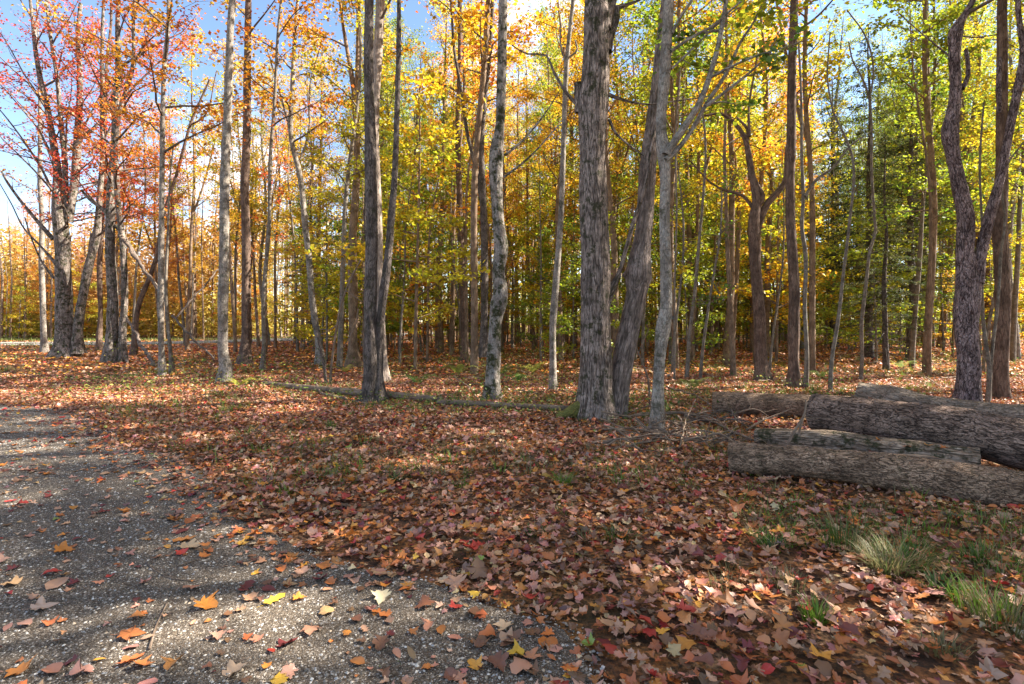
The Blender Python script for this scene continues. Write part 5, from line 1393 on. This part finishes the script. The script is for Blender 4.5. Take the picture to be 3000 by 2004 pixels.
# verge along the dirt road
n = 9000; x = -60 + 45 * r.random(n); o = np.where(r.random(n) < .75, 3.0 + 3.2 * r.random(n), -3.0 - .9 * r.random(n))
d = 35.6 + np.where(x > -27, (x + 27) ** 2 * .10, 0) + o
v, q = blades(r, n, .01, .32, .5, .012, 2); v = v + np.stack([x, d, gh(x, d)], -1)[:, None, :]
c = np.array((.16, .24, .045)) * r.uniform(.6, 1.4, (n, 1)); c = np.where(r.random((n, 1)) < .25, np.array((.32, .28, .10)), c)
tag(obj('grass', mk_mesh('verge_grass', v, q, None, M_GRASS, {'col': ('FLOAT_COLOR', np.concatenate([np.repeat(c[:, None, :], v.shape[1], 1), np.ones((*v.shape[:2], 1))], -1))})), 'green grass verge along the dirt road', 'grass', kind='stuff')
# herbs and seedlings between the trunks
n = 46000
d = 8.5 + 34 * r.random(n) ** 1.3; x = (r.random(n) * 2 - 1) * d
m = fbm(x * .33, d * .33, 0, 65, 3)
k = (m + .25 * np.exp(-((d - 11.5) / 2.5) ** 2 - ((x + .5) / 4) ** 2) > .05) & (off_gravel(x, d) > .8) & (np.abs(road_off(x, d)) > 3); x, d = x[k], d[k]; n = len(x)
z = gh(x, d) + .03 + r.random(n) ** 1.4 * (.22 + .5 * smooth((d - 9) / 12))
v = np.array([(0, -.5, 0), (.36, .05, .1), (0, .55, .03), (-.36, .05, .12)]); t = np.array([(0, 1, 2), (0, 2, 3)])
p = place(v, np.stack([x, d, z], -1), (.022 + .028 * r.random(n)) * (1 + d / 24), r.random(n) * 6.28, r.normal(0, .5, n), r.normal(0, .5, n))
c = np.array([(.21, .24, .045), (.12, .18, .035), (.30, .25, .06), (.075, .13, .03)])[r.integers(0, 4, n)] * r.uniform(.7, 1.3, (n, 1))
tag(obj('undergrowth', mk_mesh('undergrowth', p, None, (t[None] + (np.arange(n) * 4)[:, None, None]).reshape(-1, 3), M_GRASS, {'col': ('FLOAT_COLOR', np.concatenate([np.repeat(c[:, None, :], 4, 1), np.ones((n, 4, 1))], -1))}, False)),
    'low yellow green herbs between the trunks', 'undergrowth', kind='stuff')


def fern(label, x, y, n, L, tone):
    g = G(x, y); sd = tree_seed[0] = tree_seed[0] + 3; r = np.random.default_rng(sd)
    e = root('fern', (g[0], g[1], float(gh(g[0], g[1]))), label, 'fern', 'ferns among the trunks')
    for k in range(n):
        az = k * 6.283 / n + r.normal(0, .3); Lf = L * r.uniform(.7, 1.1); m = 14; t = np.linspace(0, 1, m)
        rr = Lf * (t * .75); zz = Lf * (1.0 * t - .72 * t ** 2.2)
        ctr = np.stack([np.cos(az) * rr, np.sin(az) * rr, zz], -1); side = np.array([-math.sin(az), math.cos(az), 0])
        V, T = [], []
        for i in range(2, m):
            w = Lf * .17 * math.sin(math.pi * (t[i] * .82 + .12)) + .01; st = (ctr[i] - ctr[i - 1])
            for s in (-1, 1):
                b0 = len(V); V += [ctr[i] - st * .32, ctr[i] + st * .32, ctr[i] + side * w * s + st * .4 + np.array([0, 0, -w * .25])]; T.append((b0, b0 + 1, b0 + 2))
        b0 = len(V)
        for i in range(m): V += [ctr[i] - side * .003, ctr[i] + side * .003]
        for i in range(m - 1): a = b0 + 2 * i; T += [(a, a + 1, a + 3), (a, a + 3, a + 2)]
        c = np.array(tone) * r.uniform(.8, 1.2)
        obj('frond', mk_mesh('frond', np.array(V), None, np.array(T), M_GRASS, {'col': ('FLOAT_COLOR', np.tile((*c, 1), (len(V), 1)))}, False), e)


fern('green fern at the foot of the pale mossy trunk', 1470, 1100, 7, .75, (.14, .24, .04))
fern('yellowing fern in the sun right of the pale mossy trunk', 1560, 1095, 8, .8, (.36, .36, .07))
fern('green fern low in front of the slim pale trunk', 1515, 1120, 7, .6, (.10, .20, .04))
fern('yellow green fern left of the pale mossy trunk', 1345, 1100, 7, .75, (.26, .30, .06))
fern('dark green fern below the fern left of the mossy trunk', 1225, 1130, 8, .65, (.09, .16, .035))
fern('pale fern between the leaning saplings and the crooked tree', 2405, 1110, 7, .6, (.18, .26, .06))
fern('pale green fern under the hemlocks', 2640, 1080, 8, .7, (.22, .30, .08))
fern('dull green fern right of the slim forked tree', 2030, 1140, 8, .7, (.16, .20, .05))
fern('yellow fern behind the pale bare sapling', 1010, 1095, 6, .55, (.40, .36, .06))
fern('sunlit yellow green fern by the pale grey sunlit trunk', 700, 1135, 7, .5, (.36, .36, .05))

# ------------------------------------------------------------------ look-alikes with one label: say which, from left to right
same = {}
for o in scn.objects:
    if o.parent is None and o.get('category') in ('tree', 'leaf') and o.get('label'):
        same.setdefault(o['label'], []).append(o)
ORD = ['leftmost', 'second from left', 'third from left', 'fourth from left', 'fifth from left', 'sixth from left']
for lab, os_ in same.items():
    if 1 < len(os_) <= 6 and len(lab.split()) <= 13:
        os_.sort(key=lambda o: o.location.x / max(.5, o.location.y))
        for k, o in enumerate(os_):
            o['label'] = lab + ', ' + ('rightmost' if k == len(os_) - 1 else ORD[k])
